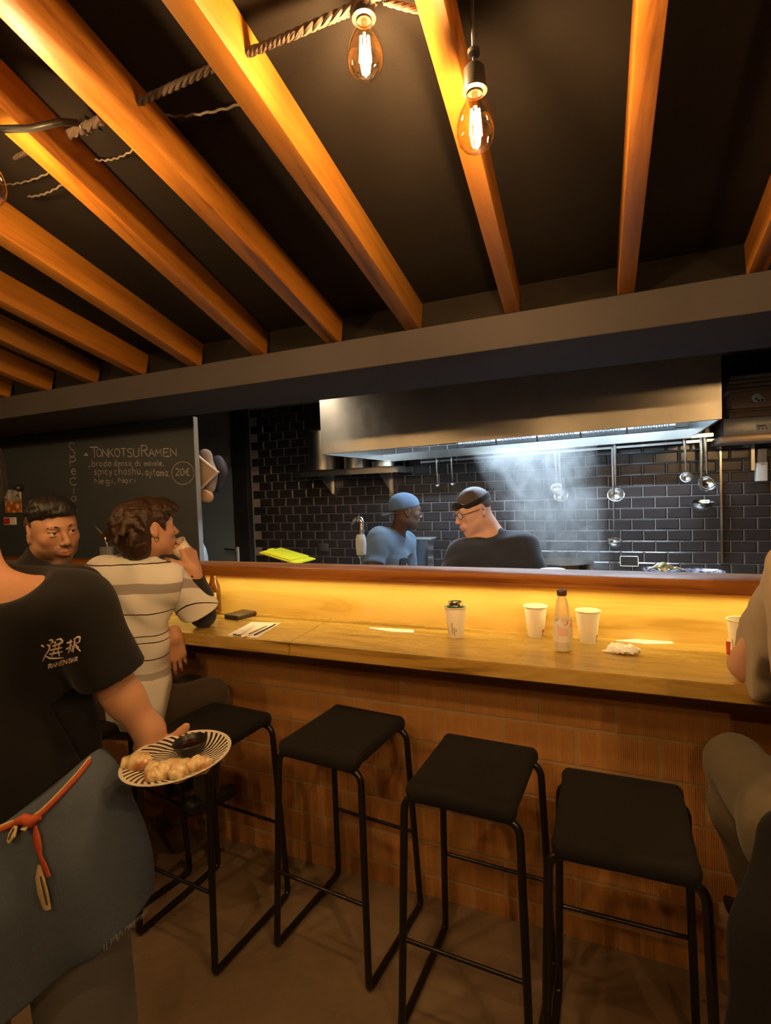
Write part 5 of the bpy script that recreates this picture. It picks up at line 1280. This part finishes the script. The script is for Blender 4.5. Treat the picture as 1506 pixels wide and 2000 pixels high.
mb.obj('hanging_string_ends', parent=P1)
fr = MB().use(plain('frayed_denim', (.28, .30, .32), .9)); rn = random.Random(3)
for k in range(46):
    t_ = rn.random(); p = on_sd(ap, 200+90*t_, 1850-72*t_-3, off=.003); fr.tube([p, p+V((rn.uniform(-.004, .006), rn.uniform(-.006, .002), rn.uniform(-.012, -.004)))], .0006, n=4)
fr.obj('frayed_hem', parent=P1)['kind'] = 'stuff'
jn = SD(); tr_m = fabric('faded_jeans', (.16, .15, .14), weave=600)
jn.cap(atd(-60, 1650, 1.15), atd(-80, 2200, 1.15), .105, .08, flat=None).cap(atd(-80, 2200, 1.15), V((*atd(-80, 2200, 1.15).xy, .08)), .08, .055)
jn.cap(atd(130, 1650, 1.15), atd(190, 2150, 1.14), .11, .085).cap(atd(190, 2150, 1.14), V((*atd(190, 2150, 1.14).xy, .08)), .085, .06)
jn.cap(atd(-50, 1640, 1.15), atd(130, 1640, 1.15), .13, .13, k=.06).half((0, 0, .06), (0, 0, -1), op='x').add('f', folds(.005, 30, 6), 0, 'f')
jn.half(atd(40, 1625, 1.1), (0, 0, 1), op='x'); jn.mesh('jeans', .008, tr_m, P1)
for px_ in (-80, 190):
    q = atd(px_, 2150, 1.14); s2 = SD().ell((q.x, q.y, .05), (.055, .055, .05)).cap((q.x, q.y, .03), V((q.x, q.y, .028))+Dir(.2, -1)*.15, .045, .04, k=.04).half((0, 0, .0), (0, 0, -1), op='x'); s2.mesh('shoe', .006, M['dark'], P1)
rebase(P1, (pel.x, pel.y, 0))

# ---------------------------------------------------------------- guest looking at the camera
F2 = frame(atd(103, 1038, 1.95), Dir(.86, -.62, -.14), Dir(-.16, 0, 1)); F2w = .98
nb2 = atd(78, 1118, 1.97); c2, w2, p2 = atd(55, 1230, 1.95), atd(35, 1350, 1.92), atd(15, 1440, 1.90)
sl2, sr2 = atd(160, 1148, 1.86), atd(-30, 1130, 2.04); fd2 = Dir(.45, -.5)
sd = SD(); head(sd, F2, jaw=1.06, nose=1.1); neck(sd, F2, nb2, .060); torso(sd, p2, w2, c2, nb2, sl2, sr2, fd2, -.012)
arm(sd, sl2, atd(180, 1290, 1.82), atd(160, 1370, 1.72)); arm(sd, sr2, atd(-60, 1300, 2.1), atd(-10, 1370, 1.95))
hand(sd, frame(atd(160, 1370, 1.72), Dir(-.3, -.6, -.4)), -1); hand(sd, frame(atd(-10, 1370, 1.95), Dir(.3, -.6, -.4)), 1)
P2 = sd.mesh('person', .0032, SK2, paint=face_paint(F2, stubble=.85, lips=(1.0, .78, .74)))
tag(P2, 'person with short black faded hair turning to look at the camera, behind the waiter', 'person')
eyes(F2, P2, look=(12, 2)); brows(F2, P2, HB, r_=.0042)
hs = SD().ell((0, -.010, .058), (.0765, .094, .076), M4=F2).ell((0, .040, .088), (.054, .048, .040), k=.04, M4=F2).half((0, 0, .040), (0, .30, -1), k=.012, op='-', M4=F2).half((0, .09, .07), (0, 1, -.35), k=.012, op='-', M4=F2)
hs.add('f', folds(.0042, 150, 5), 0, 'f').add('f', folds(.002, 420, 8), 0, 'f'); hs.mesh('hair', .0035, HB, P2)
fa = SD().ell((0, -.014, .030), (.0785, .0965, .080), M4=F2).half((0, .030, 0), (0, 1, -.15), k=.02, op='-', M4=F2).half((0, 0, -.022), (0, .1, -1), k=.01, op='-', M4=F2)
for s_ in (-1, 1): fa.ell((s_*.078, -.010, 0), (.02, .024, .034), k=.005, op='-', M4=F2)
fa.mesh('faded_hair_sides', .003, hair_mat('hair_fade', (.075, .036, .020), dirs=(1, 1, 1), sc=300), P2)
E_ = F2 @ V((-.077, -.004, -.027)); MB().use(M['chrome']).tube([E_+V((math.cos(a)*.006, 0, math.sin(a)*.006)) for a in np.linspace(0, 6.28, 17)[:-1]], .0012, n=6, closed=True).obj('earring', parent=P2)
E_ = F2 @ V((.077, -.004, -.027)); MB().use(M['chrome']).tube([E_+V((math.cos(a)*.006, 0, math.sin(a)*.006)) for a in np.linspace(0, 6.28, 17)[:-1]], .0012, n=6, closed=True).obj('earring', parent=P2)
ts2 = SD(); torso(ts2, p2, w2, c2, nb2, sl2, sr2, fd2, .008, w=(.155, .148, .16)); ts2.cap(nb2, nb2.lerp(F2.translation, .36), .078, .068, k=.03)
arm(ts2, sl2, atd(180, 1290, 1.82), atd(160, 1370, 1.72), inf=.014); arm(ts2, sr2, atd(-60, 1300, 2.1), atd(-10, 1370, 1.95), inf=.014)
ts2.add('f', folds(.005, 30, 3), 0, 'f'); ts2.mesh('black_top', .006, CB, P2)
tr2 = SD()
for s_ in (-1, 1):
    k_ = p2+RH*s_*.09; kn = k_+Dir(-.55, .75)*.40+V((0, 0, .03)); tr2.cap(k_, kn, .10, .075, k=.05).cap(kn, V((kn.x, kn.y, .20)), .075, .05, k=.03).cap(V((kn.x, kn.y, .20)), V((kn.x, kn.y, .20))+Dir(.5, .5)*.12, .045, .035, k=.03)
tr2.mesh('trousers', .010, CB, P2); rebase(P2, (p2.x, p2.y, .1))

# ---------------------------------------------------------------- guest in the striped shirt, drinking
def a3(px, py, y): return aty(px, py, y)
F3 = frame(a3(291, 1036, 1.62), Dir(.72, .70, .10), Dir(-.12, 0, 1))
nb3 = a3(268, 1098, 1.585); sr3, sl3 = a3(337, 1134, 1.66), a3(203, 1124, 1.50)
c3, w3, p3 = a3(262, 1180, 1.60), a3(258, 1290, 1.58), a3(262, 1372, 1.545)
fd3 = Dir(.45, .9); el3 = V((*a3(398, 1212, 1.80).xy, 1.092)); wr3 = a3(379, 1112, 1.74)
sd = SD(); head(sd, F3); neck(sd, F3, nb3, .055); torso(sd, p3, w3, c3, nb3, sl3, sr3, fd3, -.012)
arm(sd, sr3, el3, wr3, (.054, .044, .040, .027))
cupc = a3(346, 1072, 1.74); hd3 = (a3(364, 1076, 1.735)-wr3).normalized()
HF3 = frame(wr3, (hd3+V((0, 0, .35))).normalized(), (cupc-wr3).normalized()*-1+V((0, 0, .0)))
hand(sd, HF3, -1, curls=(42, 46, 48, 50), thumb=(45, 35), spread=2, sc=.98)
wl3 = a3(342, 1246, 1.66); elL = a3(262, 1235, 1.72); sd.cap(sl3, elL, .052, .043).cap(elL, wl3, .042, .028)
hand(sd, frame(wl3, Dir(.10, -.15, -1), Dir(.35, -1, -.1)), 1, curls=(18, 22, 26, 30), thumb=(30, 10), spread=3, sc=1.0)
P3 = sd.mesh('person', .0042, SK1, paint=face_paint(F3))
tag(P3, 'person in a white striped shirt drinking from a paper cup at the counter', 'person')
eyes(F3, P3); brows(F3, P3, HBr)
rn = np.random.RandomState(8); hs = SD().ell((0, -.022, .045), (.090, .108, .092), M4=F3).ell((0, -.065, -.015), (.085, .070, .085), k=.03, M4=F3).ell((0, -.065, -.075), (.066, .045, .045), k=.04, M4=F3)
hs.ell((0, .055, .085), (.072, .060, .042), k=.04, M4=F3)
hs.cap((-.03, .098, .075), (.04, .095, .070), .024, .024, k=.02, M4=F3)
for k in range(46):    # loose curls
    a, b = rn.uniform(-2.9, -.25), rn.uniform(-.9, 1.2); p = V((math.cos(a)*math.cos(b)*.090, -.03+math.sin(a)*math.cos(b)*.105, .02+math.sin(b)*.100))
    q = p+V(rn.normal(size=3))*.018+V((0, 0, -.022)); hs.cap(p, q, rn.uniform(.014, .022), rn.uniform(.006, .012), k=.012, M4=F3)
for k in range(14):
    p = V((rn.uniform(-.06, .075), rn.uniform(.06, .10), rn.uniform(.06, .10))); q = p+V((rn.uniform(-.01, .012), rn.uniform(.0, .022), rn.uniform(-.030, -.008))); hs.cap(p, q, .016, .006, k=.012, M4=F3)
for s_ in (-1, 1): hs.ell((s_*.086, .004, -.004), (.022, .026, .034), k=.006, op='-', M4=F3); hs.cap((s_*.078, .030, .045), (s_*.072, .036, -.008), .012, .005, k=.012, M4=F3)
hs.ell((0, .105, -.03), (.075, .075, .072), k=.02, op='-', M4=F3)
hs.add('f', folds(.0048, 95, 3), 0, 'f').add('f', folds(.0022, 300, 4), 0, 'f'); hs.mesh('hair', .0035, HBr, P3)
E_ = F3 @ V((.078, -.004, -.034)); MB().use(M['chrome']).tube([E_+Dir(.9, .3)*math.cos(a)*.0085+V((0, 0, math.sin(a)*.0085-.006)) for a in np.linspace(0, 6.28, 19)[:-1]], .0016, n=6, closed=True).obj('hoop_earring', parent=P3)
# striped cloth: bands measured along the trunk
def striped(name, lines, bands, axis='Z', base=(.74, .71, .66)):
    t = NT(name); tc = t.n('TexCoord'); sx = t.n('SeparateXYZ'); t.l(tc.outputs['Object'], sx.inputs[0]); z = sx.outputs['Z']
    tx = t.math('ADD', z, t.math('ADD', t.math('MULTIPLY', sx.outputs['X'], SLX[0]), t.math('MULTIPLY', sx.outputs['Y'], SLX[1])))
    n = t.noise(t.coord(), 10, 4); z = t.math('ADD', tx, t.math('MULTIPLY', t.math('SUBTRACT', n, .5), .012)); col = t.mix(n, tuple(b*.93 for b in base), base); 
    for (c, h_, cc) in bands: col = t.mix(t.math('COMPARE', z, c, h_), col, cc)
    for (c, h_) in lines: col = t.mix(t.math('COMPARE', z, c, h_), col, (.030, .018, .018))
    t.set(Base_Color=col, Roughness=.9, Sheen_Weight=.1, Specular_IOR_Level=.2); t.bump(t.noise(t.coord(), 500, 2), .2, .0015); return t.m
SLX = (.05, 0)
zt = lambda px, py, y: (lambda q: q.z+SLX[0]*q.x+SLX[1]*q.y)(a3(px, py, y))
shm = striped('striped_shirt', [(zt(230, 1106, 1.47), .0022), (zt(270, 1213, 1.45), .0022), (zt(280, 1259, 1.45), .0019), (zt(280, 1272, 1.45), .0019), (zt(280, 1304, 1.45), .0022)], [((zt(250, 1148, 1.45)+zt(250, 1170, 1.45))/2, .020, (.34, .30, .28)), (zt(250, 1330, 1.45), .012, (.40, .36, .33))])
ts3 = SD(); torso(ts3, a3(262, 1392, 1.545), w3, c3, nb3, sl3, sr3, fd3, .008, w=(.162, .150, .156)); ts3.cap(nb3, nb3.lerp(F3.translation, .15), .068, .064, k=.025)
ts3.cap(nb3, F3.translation.lerp(nb3, .2), .058, .060, k=.004, op='-'); ts3.cap(sl3, elL, .075, .068, k=.03)
ts3.cap(a3(285, 1385, 1.48), a3(318, 1368, 1.56), .085, .075, k=.06)
ts3.half(a3(262, 1404, 1.545), (.03, .05, -1), k=.004, op='-')
ts3.half(sr3+(sr3-sl3).normalized()*.042, (sr3-sl3), k=.012, op='-')
ts3.add('f', folds(.0062, 30, 21, (1, 1, .6)), 0, 'f'); ts3.add('f', lambda Q: .0045*np.sin((Q[:, 0]*.9+Q[:, 2]*.8)*62)*np.exp(-((Q[:, 2]-1.12)/.11)**2)*np.exp(-((Q[:, 0]+1.78)/.13)**2), 0, 'f')
ts3.mesh('shirt', .005, shm, P3)
SLX = (-.55, .25); ua = el3-sr3
slm = striped('striped_sleeve', [(zt(377, 1188, 1.72), .0025)], [((zt(345, 1150, 1.66)), .022, (.34, .30, .28))])
sv = SD().cap(sr3-ua.normalized()*.01, sr3.lerp(el3, .92), .066, .083, k=.03).cap(sr3.lerp(el3, .6)+V((0, 0, -.02)), sr3.lerp(el3, .9)+V((0, 0, -.03)), .06, .07, k=.03)
hem(sv, sr3.lerp(el3, .84)+V((0, 0, -.0)), ua+V((0, 0, -.12)), .15); sv.add('f', folds(.006, 40, 12), 0, 'f'); sv.mesh('sleeve', .0045, slm, P3)
nv = fabric('dark_undersleeve', (.022, .022, .028), weave=600)
us = SD(); us.cap(sr3.lerp(el3, .6), el3, .050, .052).cap(el3, el3.lerp(wr3, .45), .052, .052, k=.02).cap(el3.lerp(wr3, .45), el3.lerp(wr3, .88), .052, .036, k=.02); us.add('f', folds(.004, 75, 2), 0, 'f'); us.mesh('undersleeve', .005, nv, P3)
us = SD(); us.cap(elL, elL.lerp(wl3, .85), .05, .040).add('f', folds(.003, 75, 2), 0, 'f'); us.mesh('undersleeve', .005, nv, P3)
pn_m = fabric('brown_trousers', (.060, .042, .028), weave=500); tr = SD()
k1, k2 = a3(408, 1362, 1.76), a3(372, 1352, 1.84); hp = a3(262, 1395, 1.545)
tr.cap(hp+RH*.06, k1, .098, .078).cap(hp-RH*.07+V((0, .06, 0)), k2, .098, .075, k=.03).cap(hp-RH*.09, hp+RH*.09, .095, k=.05)
for k_ in (k1, k2): kk = V((k_.x-.02, k_.y-.02, .33)); tr.cap(k_, kk, .074, .052, k=.03)
tr.half((0, 1.925, 0), (0, 1, 0), op='-', k=.004).half((0, 0, .742), (0, 0, -1), k=.004, op='-') if False else tr.half((0, 1.925, 0), (0, 1, 0), op='-', k=.004)
tr.add('f', folds(.005, 34, 5), 0, 'f'); tr.mesh('trousers', .007, pn_m, P3)
for k_ in (k1, k2): q = V((k_.x-.02, k_.y-.03, .300)); SD().cap(q+V((-.02, -.06, .01)), q+V((.05, .10, .0)), .040, .034).half(q+V((0, 0, -.022)), (0, 0, -1)).mesh('shoe', .006, M['dark'], P3)
rebase(P3, (p3.x, p3.y, .27))
# his cup, tilted to his mouth
cu = paper_cup('paper cup tilted to the mouth of the striped shirt guest', scale=.98, prints=False)
mouth = F3 @ V((0, .100, -.060)); ax_ = (Dir(.75, .10, .62)).normalized()
up_ = (mouth-cupc).normalized(); cdir = Dir(-.40, -.50, .74)
Q = V(cdir).to_track_quat('Z', 'Y'); cu.rotation_mode = 'QUATERNION'; cu.rotation_quaternion = Q; cu.location = a3(345, 1063, 1.715)-V(cdir)*.112; cu['label'] = 'paper cup tilted to the mouth of the striped shirt guest'
# metal straw in a glass behind him
stg = thing('drinking_glass', 'tall glass with a bent metal straw behind the striped shirt guest', 'glass')
q = a3(208, 1068, 1.93)
MB().use(clear('glass_wall', (.95, .95, .93), gloss=.8, alpha_mix=.05, body='FFFFFF')).lathe([(0, .004), (.028, .003), (.030, .0), (.034, q.z-ZC), (.032, q.z-ZC), (.028, .01), (0, .01)], 36, Matrix.Translation((q.x, 1.93, ZC))).obj('glass_wall', parent=stg)
s_a, s_b, s_c = a3(186, 1027, 1.93), a3(204, 1046, 1.93), a3(209, 1064, 1.93)
MB().use(M['steel']).tube(arc([s_a, s_b, s_c, V((q.x, 1.93, ZC+.02))], [.010, .005], 5), .0042, n=10).obj('straw', parent=stg)
# ---------------------------------------------------------------- cook with the cap, turned to the right
F4 = frame(a3(793, 1000, 3.36), Dir(.97, .22, -.10), Dir(.10, 0, 1))
nb4 = a3(775, 1045, 3.38); fd4 = Dir(.95, .1)
sr4, sl4 = a3(741, 1052, 3.20), a3(792, 1058, 3.56); c4, w4 = a3(764, 1110, 3.38), a3(755, 1190, 3.38); p4 = V((w4.x-.03, 3.38, .92))
e4 = a3(722, 1128, 3.10); wr4 = a3(790, 1150, 3.05)
sd = SD(); head(sd, F4, nose=1.15); neck(sd, F4, nb4, .055); torso(sd, p4, w4, c4, nb4, sl4, sr4, fd4, -.012)
arm(sd, sr4, e4, wr4, (.060, .046, .042, .029)); arm(sd, sl4, a3(800, 1150, 3.60), a3(850, 1150, 3.45), (.056, .044, .042, .029))
hand(sd, frame(wr4, Dir(.9, .1, -.2)), -1, curls=(40, 40, 40, 40)); hand(sd, frame(a3(850, 1150, 3.45), Dir(.9, -.1, -.2)), 1, curls=(40, 40, 40, 40))
P4 = sd.mesh('person', .0042, SK4, paint=face_paint(F4, lips=(1.15, .9, .9)))
tag(P4, 'person in a blue-grey t-shirt and backwards cap, seen in profile in the kitchen', 'person')
eyes(F4, P4); brows(F4, P4, HB)
capm = fabric('blue_cap', (.075, .125, .20), weave=500); cp_ = SD()
cp_.ell((0, -.016, .052), (.083, .103, .080), M4=F4).ell((0, -.03, .03), (.081, .088, .07), k=.03, M4=F4).half((0, 0, .030), (0, .28, -1), k=.004, M4=F4).add('f', folds(.0016, 60, 3), 0, 'f')
cp_.mesh('cap', .004, capm, P4)
br_ = SD().cap((-.03, -.105, .012), (.03, -.105, .012), .03, k=.03, M4=F4, flat=None); br_ = SD()
for x in (-.045, 0, .045): br_.cap((x*.9, -.085, .018), (x*.8, -.165+abs(x)*.5, -.008), .030, .026, k=.03, M4=F4)
b2 = SD(); b2.ext(br_); b2.box((0, -.12, .006), (.09, .09, .0065), .003, k=.006, op='x', M4=F4 @ Matrix.Translation((0, 0, 0)) @ Matrix.Rotation(R(14), 4, 'X')); b2.mesh('cap_brim', .003, capm, P4)
mb = MB().use(M['white_plastic'])
for z_, w_ in ((.055, .006), (.047, .009), (.030, .010)): mb.tube([F4 @ V((.052, -.088, z_)), F4 @ V((.052+w_*.7, -.085+w_*.5, z_))], .0022, n=6)
mb.obj('cap_mark', parent=P4)['label'] = 'small pale embroidered mark on the cap'
bt = fabric('blue_grey_cotton', (.085, .125, .18), weave=500)
t4 = SD(); torso(t4, V((w4.x-.03, 3.38, 1.0)), w4, c4, nb4, sl4, sr4, fd4, .008, w=(.165, .16, .165)); t4.cap(sr4, sr4.lerp(e4, .9), .073, .075, k=.04).cap(sl4, sl4.lerp(a3(800, 1150, 3.6), .8), .07, .07, k=.04)
hem(t4, sr4.lerp(e4, .66), e4-sr4+V((.04, 0, 0)), .11); t4.cap(nb4, F4.translation, .062, .064, k=.006, op='-'); t4.add('f', folds(.006, 34, 13), 0, 'f').add('f', folds(.003, 80, 2), 0, 'f')
t4.mesh('t_shirt', .005, bt, P4)
a4 = MB().use(M['black_fabric']); a_, b_ = a3(787, 1050, 3.24), a3(800, 1104, 3.20)
def on4(px, py, off): o_ = np.array(C0); d = np.array(ray(px, py)); t_ = 2.8
AF = SD(); torso(AF, V((w4.x-.03, 3.38, 1.0)), w4, c4, nb4, sl4, sr4, fd4, .016, w=(.165, .16, .165))
AF.half(a3(782, 1060, 3.3), (-RH)+V((0, 0, .08)), k=.004).half(c4+V((0, 0, .09)), (0, 0, 1), k=.02); AF.mesh('apron', .006, M['black_fabric'], P4)
tq = SD()
for s_ in (-1, 1):
    h_ = p4+FH*s_*.09; tq.cap(h_, V((h_.x, h_.y, .08)), .10, .065, k=.04).cap(V((h_.x, h_.y, .05)), V((h_.x, h_.y, .04))+Dir(1, 0)*.14, .05, .04, k=.04)
tq.half((0, 0, 0), (0, 0, -1)); tq.mesh('trousers', .011, CB, P4); rebase(P4, (p4.x, p4.y, 0))

# ---------------------------------------------------------------- cook with glasses, looking down to the left
F5 = frame(a3(925, 998, 2.76), Dir(-.93, -.34, -.30), Dir(-.16, 0, 1))
nb5 = a3(962, 1050, 2.80); fd5 = Dir(-.25, -1)
sr5, sl5 = a3(903, 1085, 2.70), a3(1020, 1072, 2.82); c5, w5 = a3(965, 1130, 2.78), a3(965, 1240, 2.78); p5 = V((w5.x+.02, 2.78, .94))
e5, g5 = a3(862, 1170, 2.62), a3(1060, 1175, 2.72)
sd = SD(); head(sd, F5, wide=1.04, jaw=1.12); sd.ell((0, .025, -.085), (.045, .045, .03), k=.03, M4=F5); sd.cap(F5 @ V((0, -.025, -.04)), nb5, .064, .068, k=.03)
torso(sd, p5, w5, c5, nb5, sl5, sr5, fd5, .004); arm(sd, sr5, e5, a3(915, 1215, 2.60)); arm(sd, sl5, g5, a3(985, 1215, 2.60))
hand(sd, frame(a3(915, 1215, 2.60), Dir(.7, -.3, -.3)), -1, curls=(40,)*4); hand(sd, frame(a3(985, 1215, 2.60), Dir(-.7, -.3, -.3)), 1, curls=(40,)*4)
P5 = sd.mesh('person', .0036, SK3, paint=face_paint(F5, lips=(1.0, .80, .78)))
tag(P5, 'person with glasses and a knotted black headband looking down in the kitchen', 'person')
eyes(F5, P5, look=(0, -18)); brows(F5, P5, HS)
hs = SD().ell((0, -.013, .040), (.0815, .0975, .0845), M4=F5).half((0, .052, .02), (0, 1, -.55), k=.01, M4=F5).half((0, 0, -.045), (0, .25, -1), k=.01, M4=F5)
for s_ in (-1, 1): hs.ell((s_*.084, .004, .000), (.02, .030, .036), k=.005, op='-', M4=F5)
hs.ell((0, .09, -.02), (.085, .085, .05), k=.01, op='-', M4=F5); hs.mesh('shaved_hair', .003, HS, P5)
hbm = fabric('headband_black', (.010, .010, .011)); g_ = SD().ell((0, -.013, .040), (.0855, .1015, .089), M4=F5)
B5 = F5 @ Matrix.Translation((0, 0, .048)) @ Matrix.Rotation(R(-8), 4, 'X'); g_.box((0, 0, 0), (.12, .13, .0145), .004, k=.006, op='x', M4=B5); g_.ell((0, .088, .058), (.042, .022, .022), k=.02, M4=F5)
g_.add('f', folds(.0015, 120, 3), 0, 'f'); g_.mesh('headband', .0028, hbm, P5)
KB = F5 @ V((.012, -.118, .036)); mb = MB().use(hbm); mb.tube([KB, KB+V((0, 0, .004))+Dir(.02, 0)*0], .012, n=10) if False else mb.lathe([(0, -.011), (.009, -.007), (.0115, 0), (.009, .007), (0, .011)], 14, Matrix.Translation(KB))
for d_ in (Dir(.55, -.1, .95)*.058, Dir(.80, -.1, -.62)*.040): mb.tube([KB, KB+d_*.5+Dir(0, .2, .1)*.004, KB+d_], [.0045, .0075, .0028], n=8, flat=.4)
mb.obj('headband_knot', parent=P5)
gl5 = MB().use(M['dark']); W_ = 1.04
for s_ in (-1, 1):
    c_ = [F5 @ V((s_*.031*W_+.0235*math.cos(a)*(1 if True else 1), .104-abs(.0235*math.cos(a)+s_*.031)*.10, .006+.0155*math.sin(a)*(1-.12*math.cos(2*a)))) for a in np.linspace(0, 2*math.pi, 25)[:-1]]
    gl5.tube(c_, .0015, n=6, closed=True); gl5.tube([F5 @ V((s_*.056*W_, .098, .010)), F5 @ V((s_*.078*W_, .05, .010)), F5 @ V((s_*.081*W_, -.005, .008)), F5 @ V((s_*.079*W_, -.018, -.004))], .0020, n=6)
gl5.tube([F5 @ V((-.009, .103, .010)), F5 @ V((0, .107, .012)), F5 @ V((.009, .103, .010))], .0015, n=6)
go = gl5.obj('glasses_frame', parent=P5)
lm = clear('spectacle_lens', (.96, .97, 1), gloss=.5)
mb = MB().use(lm)
for s_ in (-1, 1):
    cv = mb.bm.verts.new(F5 @ V((s_*.031*W_, .1015, .006))); rg_ = [mb.bm.verts.new(F5 @ V((s_*.031*W_+.0228*math.cos(a), .1035-abs(.0228*math.cos(a)+s_*.031)*.10, .006+.015*math.sin(a)))) for a in np.linspace(0, 2*math.pi, 21)[:-1]]
    for i in range(20): mb.bm.faces.new((cv, rg_[i], rg_[(i+1) % 20]))
mb.obj('lenses', parent=P5)
t5 = SD(); torso(t5, V((p5.x, p5.y, 1.0)), w5, c5, nb5, sl5, sr5, fd5, .016, w=(.17, .165, .165)); t5.cap(sr5, sr5.lerp(e5, .9), .080, .078, k=.05).cap(sl5, sl5.lerp(g5, .9), .080, .078, k=.05)
t5.cap(nb5, F5 @ V((0, -.0, -.02)), .072, .080, k=.008, op='-')
t5.add('f', folds(.007, 30, 17), 0, 'f').add('f', folds(.004, 70, 2), 0, 'f'); t5.mesh('t_shirt', .005, fabric('navy_black_cotton', (.030, .037, .055), weave=500), P5)
tq = SD()
for s_ in (-1, 1):
    h_ = p5+RH*s_*.10; tq.cap(h_, V((h_.x, h_.y, .08)), .11, .07, k=.04).cap(V((h_.x, h_.y, .05)), V((h_.x, h_.y, .04))+fd5*.14, .05, .04, k=.04)
tq.half((0, 0, 0), (0, 0, -1)); tq.mesh('trousers', .011, CB, P5); rebase(P5, (p5.x, p5.y, 0))

# ---------------------------------------------------------------- guest at the right edge: sleeve, elbow, knee
el6 = V((a3(1462, 1318, 1.74).x, 1.735, ZC+.050)); sh6 = a3(1590, 1120, 1.45); wr6 = a3(1610, 1215, 1.95); nb6 = a3(1690, 1070, 1.45)
F6 = frame(a3(1750, 950, 1.50), Dir(.3, 1)); sr6 = a3(1800, 1130, 1.38); c6, w6, p6 = a3(1690, 1200, 1.42), a3(1680, 1330, 1.40), V((a3(1670, 1400, 1.40).x, 1.40, .80))
sd = SD(); head(sd, F6); neck(sd, F6, nb6); torso(sd, p6, w6, c6, nb6, sr6, sh6, Dir(.2, 1), -.01); arm(sd, sh6, el6, wr6, (.056, .047, .043, .029)); arm(sd, sr6, sr6+V((.1, .2, -.25)), sr6+V((-.05, .42, -.30)))
hand(sd, frame(wr6, Dir(.6, .4, .3)), -1, curls=(40,)*4); hand(sd, frame(sr6+V((-.05, .42, -.30)), Dir(-.6, .4, .0)), 1, curls=(30,)*4)
h6 = a3(1512, 1560, 1.45); 
P6 = sd.mesh('person', .0055, SK3, paint=face_paint(F6)); tag(P6, 'person in beige top and khaki trousers leaning on the counter at the right edge', 'person')
hs = SD().ell((0, -.016, .046), (.083, .100, .086), M4=F6).ell((0, -.05, -.01), (.079, .065, .07), k=.03, M4=F6); hs.mesh('hair', .006, HBr, P6)
bg = fabric('beige_cotton', (.36, .29, .21), weave=500); t6 = SD(); torso(t6, V((p6.x, p6.y, .80)), w6, c6, nb6, sr6, sh6, Dir(.2, 1), .012, w=(.17, .16, .165))
t6.cap(sh6, sh6.lerp(el6, .93), .075, .066, k=.04).cap(sh6.lerp(el6, .6)+V((0, 0, -.02)), sh6.lerp(el6, .97)+V((.0, -.035, -.015)), .07, .058, k=.05).cap(el6+V((.02, -.04, -.02)), el6+V((.10, -.05, .02)), .055, .06, k=.04)
t6.add('f', folds(.006, 42, 5), 0, 'f').add('f', folds(.003, 95, 6), 0, 'f')
t6.half(el6+V((-.022, 0, 0)), Dir(-1, .35, -.15), k=.012); t6.cap(sr6, sr6+V((.08, .16, -.2)), .07, .065, k=.04); t6.mesh('beige_top', .005, bg, P6)
mb = MB().use(plain('red_cloth_tag', (.5, .05, .03), .7)).tube([el6+V((-.046, .01, .055)), el6+V((-.050, -.01, .025))], [.006, .004], n=8, flat=.4); mb.obj('red_tag', parent=P6)
kh = fabric('khaki_trousers', (.13, .105, .065), weave=500); tr = SD()
kn6 = a3(1440, 1490, 1.70); an6 = a3(1478, 1770, 1.72); hp6 = p6+V((-.10, .02, .0))
tr.cap(hp6, kn6, .105, .076, k=.04).cap(kn6, kn6.lerp(an6, .35), .074, .074, k=.03).cap(kn6.lerp(an6, .35), an6, .074, .045, k=.03)
kn7 = kn6+V((.30, .04, .02)); tr.cap(p6+V((.10, .02, 0)), kn7, .105, .076, k=.04).cap(kn7, kn7+V((0, .02, -.42)), .074, .045, k=.03).cap(hp6, p6+V((.1, .02, 0)), .10, k=.05)
tr.add('f', folds(.008, 28, 8), 0, 'f').add('f', folds(.003, 75, 9), 0, 'f').half((0, 1.925, 0), (0, 1, 0)); tr.mesh('trousers', .006, kh, P6)
so = SD(); q = an6+V((-.005, .02, -.075)); so.cap(q+V((.02, -.02, .02)), q+V((-.055, .09, -.030)), .044, .036).half(q+V((0, 0, -.028)), V((-.5, .05, -1)), k=.004); so.mesh('shoe', .004, plain('shoe_black', (.015, .013, .012), .6), P6)
so2 = SD().cap(q+V((.02, -.03, -.005)), q+V((-.06, .09, -.055)), .040, .034).half(q+V((0, 0, -.020)), V((.5, 0, 1)), k=.004); so2.mesh('shoe_sole', .004, plain('shoe_sole', (.55, .45, .33), .7), P6)
rebase(P6, (p6.x, p6.y, .3))
# dark coat hanging at the right edge
ct = SD(); a_, b_ = a3(1530, 1640, 1.28), a3(1505, 2020, 1.22); b_.z = max(b_.z, .06)
ct.cap(a_, a_.lerp(b_, .5), .06, .09, flat=(FH, .5)).cap(a_.lerp(b_, .5), b_, .09, .10, k=.05, flat=(FH, .5)).add('f', folds(.010, 24, 3, (1, 1, .3)), 0, 'f')
tag(ct.mesh('coat', .007, CB), 'black coat hanging down from the seat at the lower right edge', 'coat')
